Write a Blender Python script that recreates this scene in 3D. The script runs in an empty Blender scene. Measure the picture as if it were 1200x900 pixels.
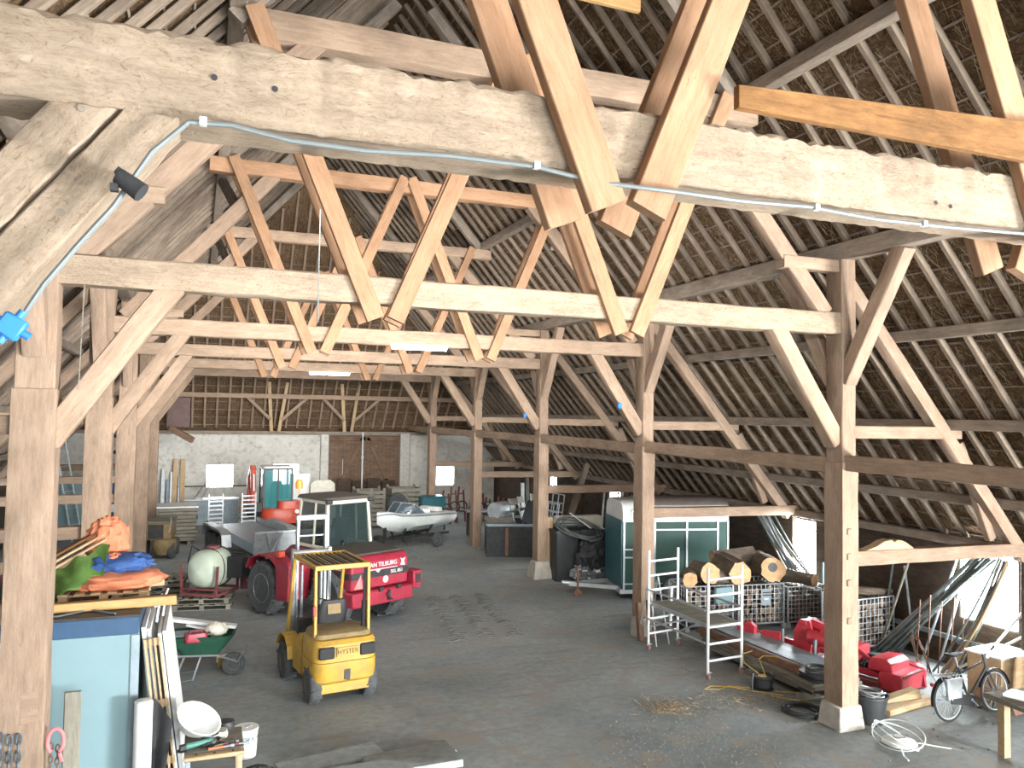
import bpy, bmesh, math, random
from mathutils import Vector as V, Matrix as M
random.seed(7)
SC = bpy.context.scene
COL = SC.collection
PI = math.pi
R = math.radians
X, Yv, Z = V((1, 0, 0)), V((0, 1, 0)), V((0, 0, 1))

# ---------------------------------------------------------------- camera
H = 4.7
F, YAW, PIT, ROL = 940.1, .371, .039, .0155
fw = V((math.sin(YAW) * math.cos(PIT), math.cos(YAW) * math.cos(PIT), math.sin(PIT)))
rt = V((math.cos(YAW), -math.sin(YAW), 0)); up = rt.cross(fw)
r2 = math.cos(ROL) * rt + math.sin(ROL) * up
u2 = -math.sin(ROL) * rt + math.cos(ROL) * up
cd = bpy.data.cameras.new('camera'); cam = bpy.data.objects.new('camera', cd); COL.objects.link(cam)
cd.sensor_width = 36; cd.lens = F / 1200 * 36; cd.clip_start = .05; cd.clip_end = 300
cm = M.Identity(4)
for i in range(3):
    cm[i][0] = r2[i]; cm[i][1] = u2[i]; cm[i][2] = -fw[i]
cm[0][3], cm[1][3], cm[2][3] = 0, 0, H
cam.matrix_world = cm
SC.camera = cam

# ---------------------------------------------------------------- materials
def nodes(name):
    m = bpy.data.materials.new(name); m.use_nodes = True
    nt = m.node_tree; b = nt.nodes['Principled BSDF']
    return m, nt, b
def ramp(nt, fac, stops):
    r = nt.nodes.new('ShaderNodeValToRGB'); e = r.color_ramp.elements
    while len(e) < len(stops): e.new(.5)
    for el, (p, c) in zip(e, stops):
        el.position = p; el.color = (*c, 1)
    nt.links.new(fac, r.inputs[0]); return r.outputs[0]
def noise(nt, vec, scale, detail=4, rough=.6, dist=0):
    n = nt.nodes.new('ShaderNodeTexNoise'); n.inputs['Scale'].default_value = scale
    n.inputs['Detail'].default_value = detail; n.inputs['Roughness'].default_value = rough
    n.inputs['Distortion'].default_value = dist
    if vec is not None: nt.links.new(vec, n.inputs['Vector'])
    return n.outputs[0]
def mapping(nt, scale=(1, 1, 1), rot=(0, 0, 0), randomize=False):
    tc = nt.nodes.new('ShaderNodeTexCoord'); mp = nt.nodes.new('ShaderNodeMapping')
    mp.inputs['Scale'].default_value = scale; mp.inputs['Rotation'].default_value = rot
    nt.links.new(tc.outputs['Object'], mp.inputs['Vector'])
    if randomize:
        oi = nt.nodes.new('ShaderNodeObjectInfo'); mu = nt.nodes.new('ShaderNodeMath'); mu.operation = 'MULTIPLY'
        mu.inputs[1].default_value = 60; nt.links.new(oi.outputs['Random'], mu.inputs[0])
        cx = nt.nodes.new('ShaderNodeCombineXYZ'); nt.links.new(mu.outputs[0], cx.inputs[0]); nt.links.new(mu.outputs[0], cx.inputs[1])
        nt.links.new(cx.outputs[0], mp.inputs['Location'])
    return mp.outputs[0]
def mix(nt, fac, a, b, mode='MIX'):
    n = nt.nodes.new('ShaderNodeMix'); n.data_type = 'RGBA'; n.blend_type = mode
    for s, v in ((n.inputs[0], fac), (n.inputs[6], a), (n.inputs[7], b)):
        if isinstance(v, (int, float)): s.default_value = v
        elif isinstance(v, tuple): s.default_value = (*v, 1)
        else: nt.links.new(v, s)
    return n.outputs[2]
def bump(nt, b, h, strength=.4, dist=.02):
    n = nt.nodes.new('ShaderNodeBump'); n.inputs['Strength'].default_value = strength; n.inputs['Distance'].default_value = dist
    nt.links.new(h, n.inputs['Height']); nt.links.new(n.outputs[0], b.inputs['Normal'])
def wood(name, dark, mid, light, rough=.85, var=.25, bmp=.5, blot=.5, gs=1.0, scuff=0):
    """grain runs along the object's own X axis"""
    m, nt, b = nodes(name)
    v = mapping(nt, (2.2 * gs, 16 * gs, 16 * gs), randomize=True)
    g = noise(nt, v, 1.6, 8, .72, .25)
    c = ramp(nt, g, ((.25, dark), (.5, mid), (.75, light)))
    v2 = mapping(nt, (1.1, 2.6, 2.6), randomize=True)
    n2 = noise(nt, v2, 1.8, 6, .65)
    s = ramp(nt, n2, ((.3, (1 - blot,) * 3), (.62, (1, 1, 1))))
    c = mix(nt, 1.0, c, s, 'MULTIPLY')
    # small flecks and scuffs
    v3 = mapping(nt, (6, 22, 22), randomize=True); n3 = noise(nt, v3, 3, 3, .7, 1.5)
    s3 = ramp(nt, n3, ((.30, (.55, .5, .45)), (.38, (1, 1, 1))))
    c = mix(nt, .75, c, s3, 'MULTIPLY')
    if scuff:
        v5 = mapping(nt, (3.5, 7, 7), (.3, .2, .5), randomize=True); n5 = noise(nt, v5, 3.0, 8, .8, 2.5)
        c = mix(nt, .9, c, ramp(nt, n5, ((.33, (.30, .24, .18)), (.41, (.80, .77, .73)), (.56, (1, 1, 1)))), 'MULTIPLY')
        g = n5
    oi = nt.nodes.new('ShaderNodeObjectInfo')
    rr = ramp(nt, oi.outputs['Random'], ((0, (1 - var,) * 3), (1, (1 + 0 * var,) * 3)))
    c = mix(nt, 1.0, c, rr, 'MULTIPLY')
    nt.links.new(c, b.inputs['Base Color']); b.inputs['Roughness'].default_value = rough
    b.inputs['Specular IOR Level'].default_value = .2
    bump(nt, b, g, bmp, .012)
    return m
def plain(name, col, rough=.6, metal=0, var=.25, scale=6, bmp=0, spec=.5, dirt=None):
    """painted or metal surface with soft wear"""
    m, nt, b = nodes(name)
    v = mapping(nt); n = noise(nt, v, scale, 5, .65)
    d = dirt or tuple(x * (1 - var) for x in col)
    c = ramp(nt, n, ((.3, d), (.6, col)))
    nt.links.new(c, b.inputs['Base Color']); b.inputs['Roughness'].default_value = rough
    b.inputs['Metallic'].default_value = metal; b.inputs['Specular IOR Level'].default_value = spec
    if bmp: bump(nt, b, n, bmp, .02)
    return m
def glassy(name, col, alpha=.35, rough=.05):
    m, nt, b = nodes(name)
    b.inputs['Base Color'].default_value = (*col, 1); b.inputs['Roughness'].default_value = rough
    b.inputs['Alpha'].default_value = alpha; b.inputs['Specular IOR Level'].default_value = .7
    return m
def glow(name, col, s):
    m, nt, b = nodes(name)
    b.inputs['Base Color'].default_value = (.8, .8, .8, 1)
    b.inputs['Emission Color'].default_value = (*col, 1); b.inputs['Emission Strength'].default_value = s
    return m

MT = {}
MT['old'] = wood('old_oak', (.30, .205, .14), (.39, .28, .20), (.45, .34, .25), var=.15, bmp=.7, blot=.3)
MT['pale'] = wood('dusty_pale_oak', (.30, .225, .16), (.42, .325, .24), (.49, .39, .30), var=.05, bmp=1.0, blot=.3, scuff=1)
MT['post'] = wood('post_oak', (.265, .18, .125), (.35, .25, .18), (.41, .31, .235), var=.15, bmp=.6, blot=.3)
MT['new'] = wood('new_softwood', (.30, .17, .095), (.40, .235, .14), (.46, .29, .18), var=.2, bmp=.2, blot=.25)
MT['tan'] = wood('orange_softwood', (.42, .24, .09), (.52, .32, .14), (.60, .38, .18), var=.1, bmp=.2, blot=.2)
MT['brown'] = wood('brown_board', (.13, .06, .022), (.24, .12, .045), (.32, .17, .07), var=.1, bmp=.2, blot=.5)
MT['rafter'] = wood('weathered_rafter', (.20, .15, .11), (.30, .235, .18), (.38, .31, .245), var=.35, bmp=.5, blot=.4)
MT['grey_timber'] = wood('grey_old_timber', (.22, .175, .135), (.31, .255, .205), (.38, .325, .27), var=.2, bmp=.6, blot=.4)
MT['door'] = wood('door_planks', (.14, .085, .055), (.21, .135, .09), (.27, .18, .125), var=.15, bmp=.4, blot=.4)
MT['board'] = wood('raw_board', (.42, .29, .16), (.55, .40, .24), (.66, .5, .33), var=.2, bmp=.2, blot=.2)
MT['greyboard'] = wood('grey_board', (.17, .16, .13), (.26, .245, .2), (.34, .32, .27), var=.2, bmp=.4, blot=.3)
MT['darkwood'] = wood('dark_wall_boards', (.045, .032, .024), (.085, .062, .046), (.13, .095, .07), var=.2, bmp=.5, blot=.4)
MT['bark'] = wood('bark', (.11, .085, .065), (.22, .175, .135), (.32, .265, .21), var=.3, bmp=1.0, blot=.4)
MT['cutdull'] = plain('weathered_cut_wood', (.27, .195, .135), .9, var=.5, scale=14)
MT['castor'] = plain('castor_wheel', (.36, .20, .18), .7, var=.2)
MT['slab'] = plain('pale_slab', (.33, .37, .37), .9, var=.3, scale=6, bmp=.6)
MT['chain'] = plain('chain_steel', (.13, .17, .20), .5, .4, var=.4)
MT['cut'] = plain('cut_wood', (.62, .37, .19), .8, var=.35, scale=9)
MT['white'] = plain('white_paint', (.74, .76, .75), .45, var=.15)
MT['whitemetal'] = plain('white_metal', (.78, .80, .80), .35, var=.12)
MT['cream'] = plain('cream_paint', (.62, .60, .50), .4, var=.2)
MT['yellow'] = plain('yellow_paint', (.47, .28, .03), .5, var=.3, scale=5, dirt=(.30, .19, .05))
MT['yellow_dusty'] = plain('dusty_yellow', (.26, .19, .09), .8, var=.3)
MT['red'] = plain('red_paint', (.32, .022, .045), .45, var=.35, scale=4)
MT['pinkred'] = plain('bright_red_paint', (.55, .04, .06), .45, var=.3, scale=6)
MT['orange_red'] = plain('excavator_red', (.52, .07, .035), .4, var=.3)
MT['black'] = plain('black_rubber', (.018, .019, .021), .75, var=.3)
MT['dark'] = plain('dark_steel', (.045, .045, .047), .5, .3, var=.4)
MT['tyre'] = plain('dusty_tyre', (.075, .08, .085), .85, var=.45, scale=8)
MT['steel'] = plain('grey_steel', (.33, .35, .37), .45, .6, var=.35)
MT['galv'] = plain('galvanised', (.48, .52, .54), .45, .5, var=.25)
MT['bluegrey'] = plain('bluegrey_paint', (.25, .32, .36), .5, var=.25)
MT['lightblue'] = plain('light_blue_panel', (.18, .28, .305), .65, var=.06, scale=1.5)
MT['navy'] = plain('navy_band', (.03, .075, .15), .5, var=.2)
MT['green'] = plain('dark_green_paint', (.008, .05, .036), .65, var=.3, scale=2)
MT['teal'] = plain('teal_paint', (.025, .12, .15), .4, var=.25)
MT['wgreen'] = plain('barrow_green', (.015, .07, .042), .55, var=.3)
MT['tankpoly'] = plain('milky_poly', (.42, .48, .39), .5, var=.2, scale=3)
MT['rust'] = plain('rusty_steel', (.20, .105, .065), .8, var=.45, scale=7)
MT['conc'] = plain('pale_concrete', (.46, .43, .38), .9, var=.3, scale=5, bmp=.5)
MT['orange'] = plain('orange_cloth', (.60, .20, .10), .8, var=.25, scale=7, bmp=.5)
MT['gcloth'] = plain('green_cloth', (.085, .17, .03), .8, var=.4, scale=7, bmp=.5)
MT['bcloth'] = plain('blue_cloth', (.03, .09, .28), .7, var=.45, scale=6, bmp=.5)
MT['bluebox'] = plain('blue_plastic', (.03, .20, .62), .45, var=.2)
MT['cable'] = plain('grey_cable', (.15, .17, .17), .5, var=.1)
MT['yellowcable'] = plain('yellow_cable', (.52, .36, .09), .6, var=.2)
MT['hose'] = plain('black_hose', (.03, .033, .036), .5, var=.3)
MT['pvc'] = plain('white_hose', (.68, .74, .74), .4, var=.1)
MT['pipe'] = plain('irrigation_pipe', (.13, .16, .15), .5, .2, var=.4)
MT['seat'] = plain('black_vinyl', (.03, .03, .032), .5, var=.3)
MT['darkroof'] = plain('dark_cab_roof', (.075, .065, .055), .8, var=.3)
MT['roofgrey'] = plain('trailer_roof', (.27, .24, .22), .6, var=.2)
MT['boat'] = plain('boat_gelcoat', (.66, .70, .68), .3, var=.1)
MT['boatdeck'] = plain('boat_deck', (.35, .31, .25), .6, var=.2)
MT['sprayer'] = plain('sprayer_red', (.17, .045, .045), .7, var=.35)
MT['greentool'] = plain('tool_green', (.06, .20, .16), .5, var=.2)
MT['plumred'] = plain('plum_red', (.16, .035, .05), .6, var=.2)
MT['scrap'] = plain('dark_scrap', (.04, .042, .045), .7, .2, var=.5, scale=12)
MT['glass'] = glassy('tinted_glass', (.03, .05, .05), .45, .03)
MT['exglass'] = glassy('teal_cab_glass', (.05, .28, .30), .45, .05)
MT['windshield'] = glassy('boat_glass', (.10, .15, .19), .6, .05)
MT['bulb'] = glow('tube_glow', (.92, .98, 1.0), 40)
MT['amber'] = plain('amber_lens', (.75, .28, .03), .3, var=.1)
MT['redlens'] = plain('red_lens', (.45, .03, .03), .3, var=.1)
MT['brick'] = plain('worn_brick_pillar', (.50, .48, .44), .9, var=.3, scale=9, bmp=.4)

# ---------------------------------------------------------------- mesh builder
class B:
    def __init__(s): s.v = []; s.f = []
    def add(s, vs, fs):
        o = len(s.v); s.v += [V(p) for p in vs]; s.f += [tuple(i + o for i in f) for f in fs]; return s
    def box(s, c, d, rot=None, tp=(1, 1)):
        x, y, z = (k / 2 for k in d); c = V(c); pts = []
        for sz in (-1, 1):
            kx, ky = tp if sz > 0 else (1, 1)
            for sx, sy in ((-1, -1), (1, -1), (1, 1), (-1, 1)):
                p = V((sx * x * kx, sy * y * ky, sz * z))
                if rot is not None: p = rot @ p
                pts.append(p + c)
        return s.add(pts, [(3, 2, 1, 0), (4, 5, 6, 7), (0, 1, 5, 4), (1, 2, 6, 5), (2, 3, 7, 6), (3, 0, 4, 7)])
    def bar(s, p0, p1, w, h, upv=Z):
        p0, p1 = V(p0), V(p1); d = p1 - p0
        return s.box((p0 + p1) / 2, (d.length, w, h), frame(d, upv))
    def cyl(s, p0, p1, r, r1=None, n=14, caps=True):
        p0, p1 = V(p0), V(p1); r1 = r if r1 is None else r1
        q = frame(p1 - p0, Z); a = []; b = []
        for i in range(n):
            t = 2 * PI * i / n; e = q @ V((0, math.cos(t), math.sin(t)))
            a.append(p0 + e * r); b.append(p1 + e * r1)
        fs = [(i, (i + 1) % n, n + (i + 1) % n, n + i) for i in range(n)]
        if caps: fs += [tuple(range(n))[::-1], tuple(range(n, 2 * n))]
        return s.add(a + b, fs)
    def tube(s, pts, r, n=6, closed=False):
        pts = [V(p) for p in pts]; k = len(pts); rings = []; prev = None
        for i, p in enumerate(pts):
            if closed: t = pts[(i + 1) % k] - pts[i - 1]
            else: t = pts[min(i + 1, k - 1)] - pts[max(i - 1, 0)]
            if t.length < 1e-9: t = V((0, 0, 1))
            t.normalize()
            if prev is None: u = t.orthogonal().normalized()
            else:
                u = prev - t * prev.dot(t)
                u = u.normalized() if u.length > 1e-6 else t.orthogonal().normalized()
            prev = u; w = t.cross(u)
            rings.append([p + (u * math.cos(2 * PI * j / n) + w * math.sin(2 * PI * j / n)) * r for j in range(n)])
        return s.loft(rings, closed_path=closed)
    def loft(s, rings, closed_path=False, caps=True):
        n = len(rings[0]); k = len(rings); vs = [p for r in rings for p in r]; fs = []
        for i in range(k if closed_path else k - 1):
            a, b = i * n, ((i + 1) % k) * n
            fs += [(a + j, a + (j + 1) % n, b + (j + 1) % n, b + j) for j in range(n)]
        if caps and not closed_path: fs += [tuple(range(n))[::-1], tuple(range((k - 1) * n, k * n))]
        return s.add(vs, fs)
    def lathe(s, prof, o=(0, 0, 0), axis=Z, n=20):
        o = V(o); q = frame(V(axis), X if abs(V(axis).normalized().x) < .9 else Z); rings = []
        for r, z in prof:
            rings.append([o + q @ V((z, r * math.cos(2 * PI * i / n), r * math.sin(2 * PI * i / n))) for i in range(n)])
        return s.loft(rings, caps=prof[0][0] > 1e-4 and prof[-1][0] > 1e-4)
    def prism(s, poly, a, b, axis='y'):
        """poly: 2D points; extruded along axis from a to b. axis y: (x,z); x: (y,z); z: (x,y)"""
        def P(p, t):
            return {'y': (p[0], t, p[1]), 'x': (t, p[0], p[1]), 'z': (p[0], p[1], t)}[axis]
        n = len(poly); vs = [P(p, a) for p in poly] + [P(p, b) for p in poly]
        fs = [(i, (i + 1) % n, n + (i + 1) % n, n + i) for i in range(n)] + [tuple(range(n))[::-1], tuple(range(n, 2 * n))]
        return s.add(vs, fs)
    def ell(s, c, d, n=14, m=9, rot=None):
        c = V(c); rings = []
        for i in range(m + 1):
            t = PI * i / m; rr = max(math.sin(t), 1e-3); ring = []
            for j in range(n):
                p = V((d[0] * rr * math.cos(2 * PI * j / n), d[1] * rr * math.sin(2 * PI * j / n), -d[2] * math.cos(t)))
                ring.append(c + (rot @ p if rot is not None else p))
            rings.append(ring)
        return s.loft(rings)
    def torus(s, c, Rr, r, axis=Z, n=28, m=8):
        q = frame(V(axis), X if abs(V(axis).normalized().x) < .9 else Z); c = V(c)
        return s.tube([c + q @ V((0, Rr * math.cos(2 * PI * i / n), Rr * math.sin(2 * PI * i / n))) for i in range(n)], r, m, True)
    def sheet(s, fn, nu, nv, th=.01):
        """grid surface fn(u,v) with thickness"""
        top = [V(fn(i / nu, j / nv)) for i in range(nu + 1) for j in range(nv + 1)]
        bot = [p - V((0, 0, th)) for p in top]; k = len(top); w = nv + 1; fs = []
        for i in range(nu):
            for j in range(nv):
                a = i * w + j; fs.append((a, a + w, a + w + 1, a + 1)); fs.append((k + a, k + a + 1, k + a + w + 1, k + a + w))
        edge = [i * w for i in range(nu + 1)] + [nu * w + j for j in range(1, nv + 1)] + [i * w + nv for i in range(nu - 1, -1, -1)] + [j for j in range(nv - 1, 0, -1)]
        for a, b in zip(edge, edge[1:] + edge[:1]): fs.append((a, k + a, k + b, b))
        return s.add(top + bot, fs)
    def obj(s, name, mat, parent=None, bevel=0, smooth=True, loc=None, rot=None, mw=None, seg=1, **props):
        me = bpy.data.meshes.new(name); me.from_pydata([tuple(p) for p in s.v], [], s.f); me.update()
        bm = bmesh.new(); bm.from_mesh(me); bmesh.ops.recalc_face_normals(bm, faces=bm.faces); bm.to_mesh(me); bm.free()
        me.materials.append(MT[mat] if isinstance(mat, str) else mat)
        if smooth:
            me.shade_smooth(); me.set_sharp_from_angle(angle=R(38))
        o = bpy.data.objects.new(name, me); COL.objects.link(o)
        if parent: o.parent = parent
        if loc is not None: o.location = loc
        if rot is not None: o.rotation_euler = rot
        if mw is not None: o.matrix_world = mw
        if bevel:
            md = o.modifiers.new('bevel', 'BEVEL'); md.width = bevel; md.segments = seg; md.limit_method = 'ANGLE'; md.angle_limit = R(40)
        for k, v in props.items(): o[k] = v
        return o
def frame(d, upv):
    d = V(d).normalized(); upv = V(upv)
    if abs(d.dot(upv.normalized())) > .999: upv = V((0, 1, 0)) if abs(d.y) < .9 else V((1, 0, 0))
    y = upv.cross(d).normalized(); z = d.cross(y)
    return M((d, y, z)).transposed()
def thing(name, label, cat, loc=(0, 0, 0), rz=0, group=None):
    o = bpy.data.objects.new(name, None); COL.objects.link(o); o.empty_display_size = .1
    o.location = loc; o.rotation_euler = (0, 0, rz); o['label'] = label; o['category'] = cat
    if group: o['group'] = group
    return o
def tag(o, label, cat, group=None):
    o['label'] = label; o['category'] = cat
    if group: o['group'] = group
    return o
def timber(name, p0, p1, w, h, mat, label=None, cat=None, group=None, upv=Z, seg=0, wob=0, ch=.012, parent=None, rough_top=0):
    """one squared timber; its own X axis runs along the grain"""
    p0, p1 = V(p0), V(p1); d = p1 - p0; L = d.length; q = frame(d, upv)
    n = max(1, seg or int(L / .5) if wob else 1); rings = []
    rnd = random.Random(hash((round(p0.x, 2), round(p0.y, 2), round(p1.z, 2), w)) & 0xffff)
    for i in range(n + 1):
        x = L * i / n; hw, hh = w / 2, h / 2
        cs = [(-hw + ch, -hh), (hw - ch, -hh), (hw, -hh + ch), (hw, hh - ch), (hw - ch, hh), (-hw + ch, hh), (-hw, hh - ch), (-hw, -hh + ch)]
        oy, oz = rnd.uniform(-wob, wob), rnd.uniform(-wob, wob); ring = []
        for j, (a, b) in enumerate(cs):
            k = rough_top if j in (3, 4, 5, 6) else wob * .5
            ring.append(V((x, a + oy * .5 + rnd.uniform(-1, 1) * wob * .5, b + oz * .5 + rnd.uniform(-1, 1) * k)))
        rings.append(ring)
    b = B(); b.loft(rings)
    mw = q.to_4x4(); mw.translation = p0
    o = b.obj(name, mat, parent, mw=mw if parent is None else None)
    if parent is not None: o.matrix_local = mw
    if label: tag(o, label, cat, group)
    return o
def copy_tree(o, parent=None):
    c = o.copy(); COL.objects.link(c)
    if parent: c.parent = parent
    for ch in list(o.children): copy_tree(ch, c)
    return c
def text(body, size, mat, parent, loc, rot, ext=.002, name='lettering', sx=1):
    c = bpy.data.curves.new(name, 'FONT'); c.body = body; c.size = size; c.extrude = ext; c.align_x = 'CENTER'; c.align_y = 'CENTER'; c.resolution_u = 4
    tmp = bpy.data.objects.new('tmp', c); COL.objects.link(tmp); bpy.context.view_layer.update()
    me = bpy.data.meshes.new_from_object(tmp); bpy.data.objects.remove(tmp); bpy.data.curves.remove(c)
    me.name = name; me.materials.clear(); me.materials.append(MT[mat])
    o = bpy.data.objects.new(name, me); COL.objects.link(o); o.parent = parent
    o.location = loc; o.rotation_euler = rot; o.scale = (sx, 1, 1); return o
ORD = ['nearest', 'second', 'third', 'fourth', 'fifth', 'farthest']
# ================================================================ the barn
Y = [3.94, 9.83, 15.77, 21.59, 27.45, 33.38]
XR, XL, XC = 9.35, -1.62, 3.86
SL = 1.15                                   # roof pitch
def zr(x): return 7.66 - SL * (x - 9.31)    # underside of the thatch, right slope
def mir(x): return 2 * XC - x
WR, WL, YE, YB = 13.7, mir(13.7), 37.5, -14.0
YH = YE + .1
def zhip(y): return 3.95 + SL * (YH - y)
RIDGE = zr(XC)

# ---- materials of the shell
def thatch_mat():
    m, nt, b = nodes('thatch')
    v = mapping(nt, (7, 2.2, 2.2)); n = noise(nt, v, 3.2, 9, .78, 1.2)
    c = ramp(nt, n, ((.30, (.05, .033, .02)), (.48, (.17, .112, .068)), (.62, (.30, .21, .13)), (.75, (.46, .345, .225))))
    v2 = mapping(nt, (.8, .8, .8)); n2 = noise(nt, v2, 1.4, 4, .6)
    c = mix(nt, 1.0, c, ramp(nt, n2, ((.3, (.6, .55, .5)), (.65, (1, 1, 1)))), 'MULTIPLY')
    nt.links.new(c, b.inputs['Base Color']); b.inputs['Roughness'].default_value = .95
    b.inputs['Specular IOR Level'].default_value = .05
    bump(nt, b, n, 1.0, .06); return m
MT['thatch'] = thatch_mat()
MT['plumboard'] = plain('plum_board', (.12, .075, .07), .8, var=.3)
MT['mud'] = plain('mud', (.15, .15, .14), .95, var=.4, scale=9)
MT['dirt'] = plain('soil', (.16, .155, .135), .95, var=.5, scale=9)
MT['straw'] = plain('straw', (.34, .26, .165), .9, var=.6, scale=14)
def floor_mat():
    m, nt, b = nodes('concrete_floor')
    v = mapping(nt); n1 = noise(nt, v, .35, 6, .62, .4); n2 = noise(nt, v, 7, 6, .7); n3 = noise(nt, v, 1.3, 5, .6, .8)
    c = ramp(nt, n1, ((.32, (.20, .235, .245)), (.50, (.275, .305, .31)), (.66, (.35, .37, .36))))
    c = mix(nt, 1.0, c, ramp(nt, n2, ((.25, (.72, .72, .72)), (.6, (1.06, 1.06, 1.06)))), 'MULTIPLY')
    d = ramp(nt, n3, ((.50, (0, 0, 0)), (.70, (1, 1, 1))))
    c = mix(nt, d, c, (.29, .27, .235))
    v4 = mapping(nt, (.25, 1.6, 1), (0, 0, R(24))); n4 = noise(nt, v4, 2.4, 4, .6, .3)
    c = mix(nt, ramp(nt, n4, ((.56, (0, 0, 0)), (.72, (.55, .55, .55)))), c, (.18, .178, .165))
    nt.links.new(c, b.inputs['Base Color']); b.inputs['Roughness'].default_value = .8
    b.inputs['Specular IOR Level'].default_value = .25
    bump(nt, b, n2, .35, .02); return m
MT['floor'] = floor_mat()
def plaster_mat():
    m, nt, b = nodes('limewashed_wall')
    v = mapping(nt); n1 = noise(nt, v, .9, 7, .65, .5); n2 = noise(nt, v, 5, 5, .7)
    c = ramp(nt, n1, ((.25, (.42, .41, .37)), (.44, (.56, .55, .51)), (.62, (.63, .62, .58))))
    c = mix(nt, 1.0, c, ramp(nt, n2, ((.26, (.6, .58, .55)), (.5, (1, 1, 1)))), 'MULTIPLY')
    br = nt.nodes.new('ShaderNodeTexBrick'); br.inputs['Scale'].default_value = 1; br.inputs['Brick Width'].default_value = .22
    br.inputs['Row Height'].default_value = .075; br.inputs['Mortar Size'].default_value = .006
    tc = nt.nodes.new('ShaderNodeTexCoord'); sp = nt.nodes.new('ShaderNodeSeparateXYZ'); cb = nt.nodes.new('ShaderNodeCombineXYZ')
    nt.links.new(tc.outputs['Object'], sp.inputs[0]); nt.links.new(sp.outputs[0], cb.inputs[0]); nt.links.new(sp.outputs[2], cb.inputs[1])
    nt.links.new(cb.outputs[0], br.inputs['Vector'])
    br.inputs['Color1'].default_value = (1, 1, 1, 1); br.inputs['Color2'].default_value = (.92, .91, .9, 1); br.inputs['Mortar'].default_value = (.8, .79, .77, 1)
    c = mix(nt, .6, c, br.outputs[0], 'MULTIPLY')
    nt.links.new(c, b.inputs['Base Color']); b.inputs['Roughness'].default_value = .95; bump(nt, b, n2, .4, .02); return m
MT['plaster'] = plaster_mat()

def struct(b, name, mat, **k):
    return b.obj(name, mat, smooth=False, kind='structure', **k)
def wall(name, L, Ht, th, holes, mat, mw):
    xs = sorted({0, L, *[h[0] for h in holes], *[h[1] for h in holes]}); zs = sorted({0, Ht, *[h[2] for h in holes], *[h[3] for h in holes]})
    b = B()
    for x0, x1 in zip(xs, xs[1:]):
        for z0, z1 in zip(zs, zs[1:]):
            cx, cz = (x0 + x1) / 2, (z0 + z1) / 2
            if any(h[0] < cx < h[1] and h[2] < cz < h[3] for h in holes): continue
            b.box((cx, 0, cz), (x1 - x0, th, z1 - z0))
    return struct(b, name, mat, mw=mw)
def place(loc, rz):
    m = M.Rotation(rz, 4, 'Z'); m.translation = V(loc); return m

b = B(); b.box((XC, 12, -.1), (22, 56, .2)); struct(b, 'floor', 'floor')
# openings: right wall (local x = world y - YB)
RW = [(-10.5, -6.5, .2, 2.4), (-4.5, -1.5, .3, 2.4), (10.15, 11.35, .95, 2.42), (15.2, 16.05, .75, 2.3), (24.7, 25.5, 1.6, 2.25), (30.0, 30.7, 1.6, 2.2)]  # those behind the camera are unseen, added to light the near end
LWN = [(-9.5, -7, 1.0, 2.4), (-4, -1.5, 1.0, 2.4), (7.2, 8.6, 1.2, 2.3), (13.0, 14.2, 1.2, 2.2), (18.5, 20.0, 1.1, 2.2), (26.5, 28, 1.2, 2.2)]  # all out of view; the pair behind the camera added as extra fill
EW = [(.35, 1.50, 1.34, 2.36), (3.15, 4.3, 1.4, 2.36), (10.62, 11.65, 1.25, 2.3), (-4.6, -3.9, 1.0, 1.7)]
wall('wall_right', YE - YB, 2.6, .12, [(a - YB, c - YB, d, e) for a, c, d, e in RW], 'darkwood', place((WR + .06, YB, 0), PI / 2))
wall('wall_left', YE - YB, 2.6, .12, [(a - YB, c - YB, d, e) for a, c, d, e in LWN], 'darkwood', place((WL - .06, YB, 0), PI / 2))
wall('wall_end', WR - WL, 3.76, .3, [(a - WL, c - WL, d, e) for a, c, d, e in EW] + [(5.6 - WL, 8.9 - WL, 0, 3.66)], 'plaster', place((WL, YE + .15, 0), 0))
wall('wall_back', WR - WL, 3.2, .2, [(1.5 - WL, 9.5 - WL, 0, 3.2)], 'darkwood', place((WL, YB - .1, 0), 0))
# roof slopes: thatch with round binding rods as parts
def slope(poly, t, name, rods):
    b = B(); q = [V(p) for p in poly]; n = (q[1] - q[0]).cross(q[2] - q[0]).normalized()
    if n.z < 0: n = -n
    k = len(q); b.add(q + [p + n * t for p in q], [tuple(range(k)), tuple(range(k, 2 * k))] + [(i, (i + 1) % k, k + (i + 1) % k, k + i) for i in range(k)])
    o = struct(b, name, 'thatch')
    for a, c in rods:
        bb = B(); bb.bar(a, c, .03, .022, n); bb.obj('thatching_batten', 'rafter', o)
    return o
def yend(x): return 25.03 + .1 + abs(x - XC) + XC
for side in (0, 1):
    f = (lambda x: x) if side == 0 else mir
    poly = [(f(14.0), YB, zr(14.0)), (f(14.0), yend(14.0), zr(14.0)), (XC, yend(XC), RIDGE), (XC, YB, RIDGE)]
    rods = []
    for i in range(34):
        x = 13.7 - i * .29
        rods.append(((f(x), 1.5, zr(x) - .03), (f(x), yend(x) - .1, zr(x) - .03)))
    slope(poly, .28, 'ceiling', rods)
poly = [(mir(14.2), YH, 3.95), (14.2, YH, 3.95), (XC, yend(XC), zhip(yend(XC)))]
poly = [(mir(13), YH + .3, zhip(YH + .3)), (13, YH + .3, zhip(YH + .3)), (XC, yend(XC), zhip(yend(XC)))]
rods = []
for i in range(20):
    y = YH - .15 - i * .29; w = (y - 25.13 - XC)
    rods.append(((XC - w, y, zhip(y) - .03), (XC + w, y, zhip(y) - .03)))
slope(poly, .28, 'ceiling', rods)
# back gable boarding with a tall open hatch over the door
wall('wall_back', 20, 11, .12, [(4.2, 15.8, 0, 5.6)], 'darkwood', place((XC - 10, YB - .12, 3.2), 0))

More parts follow.
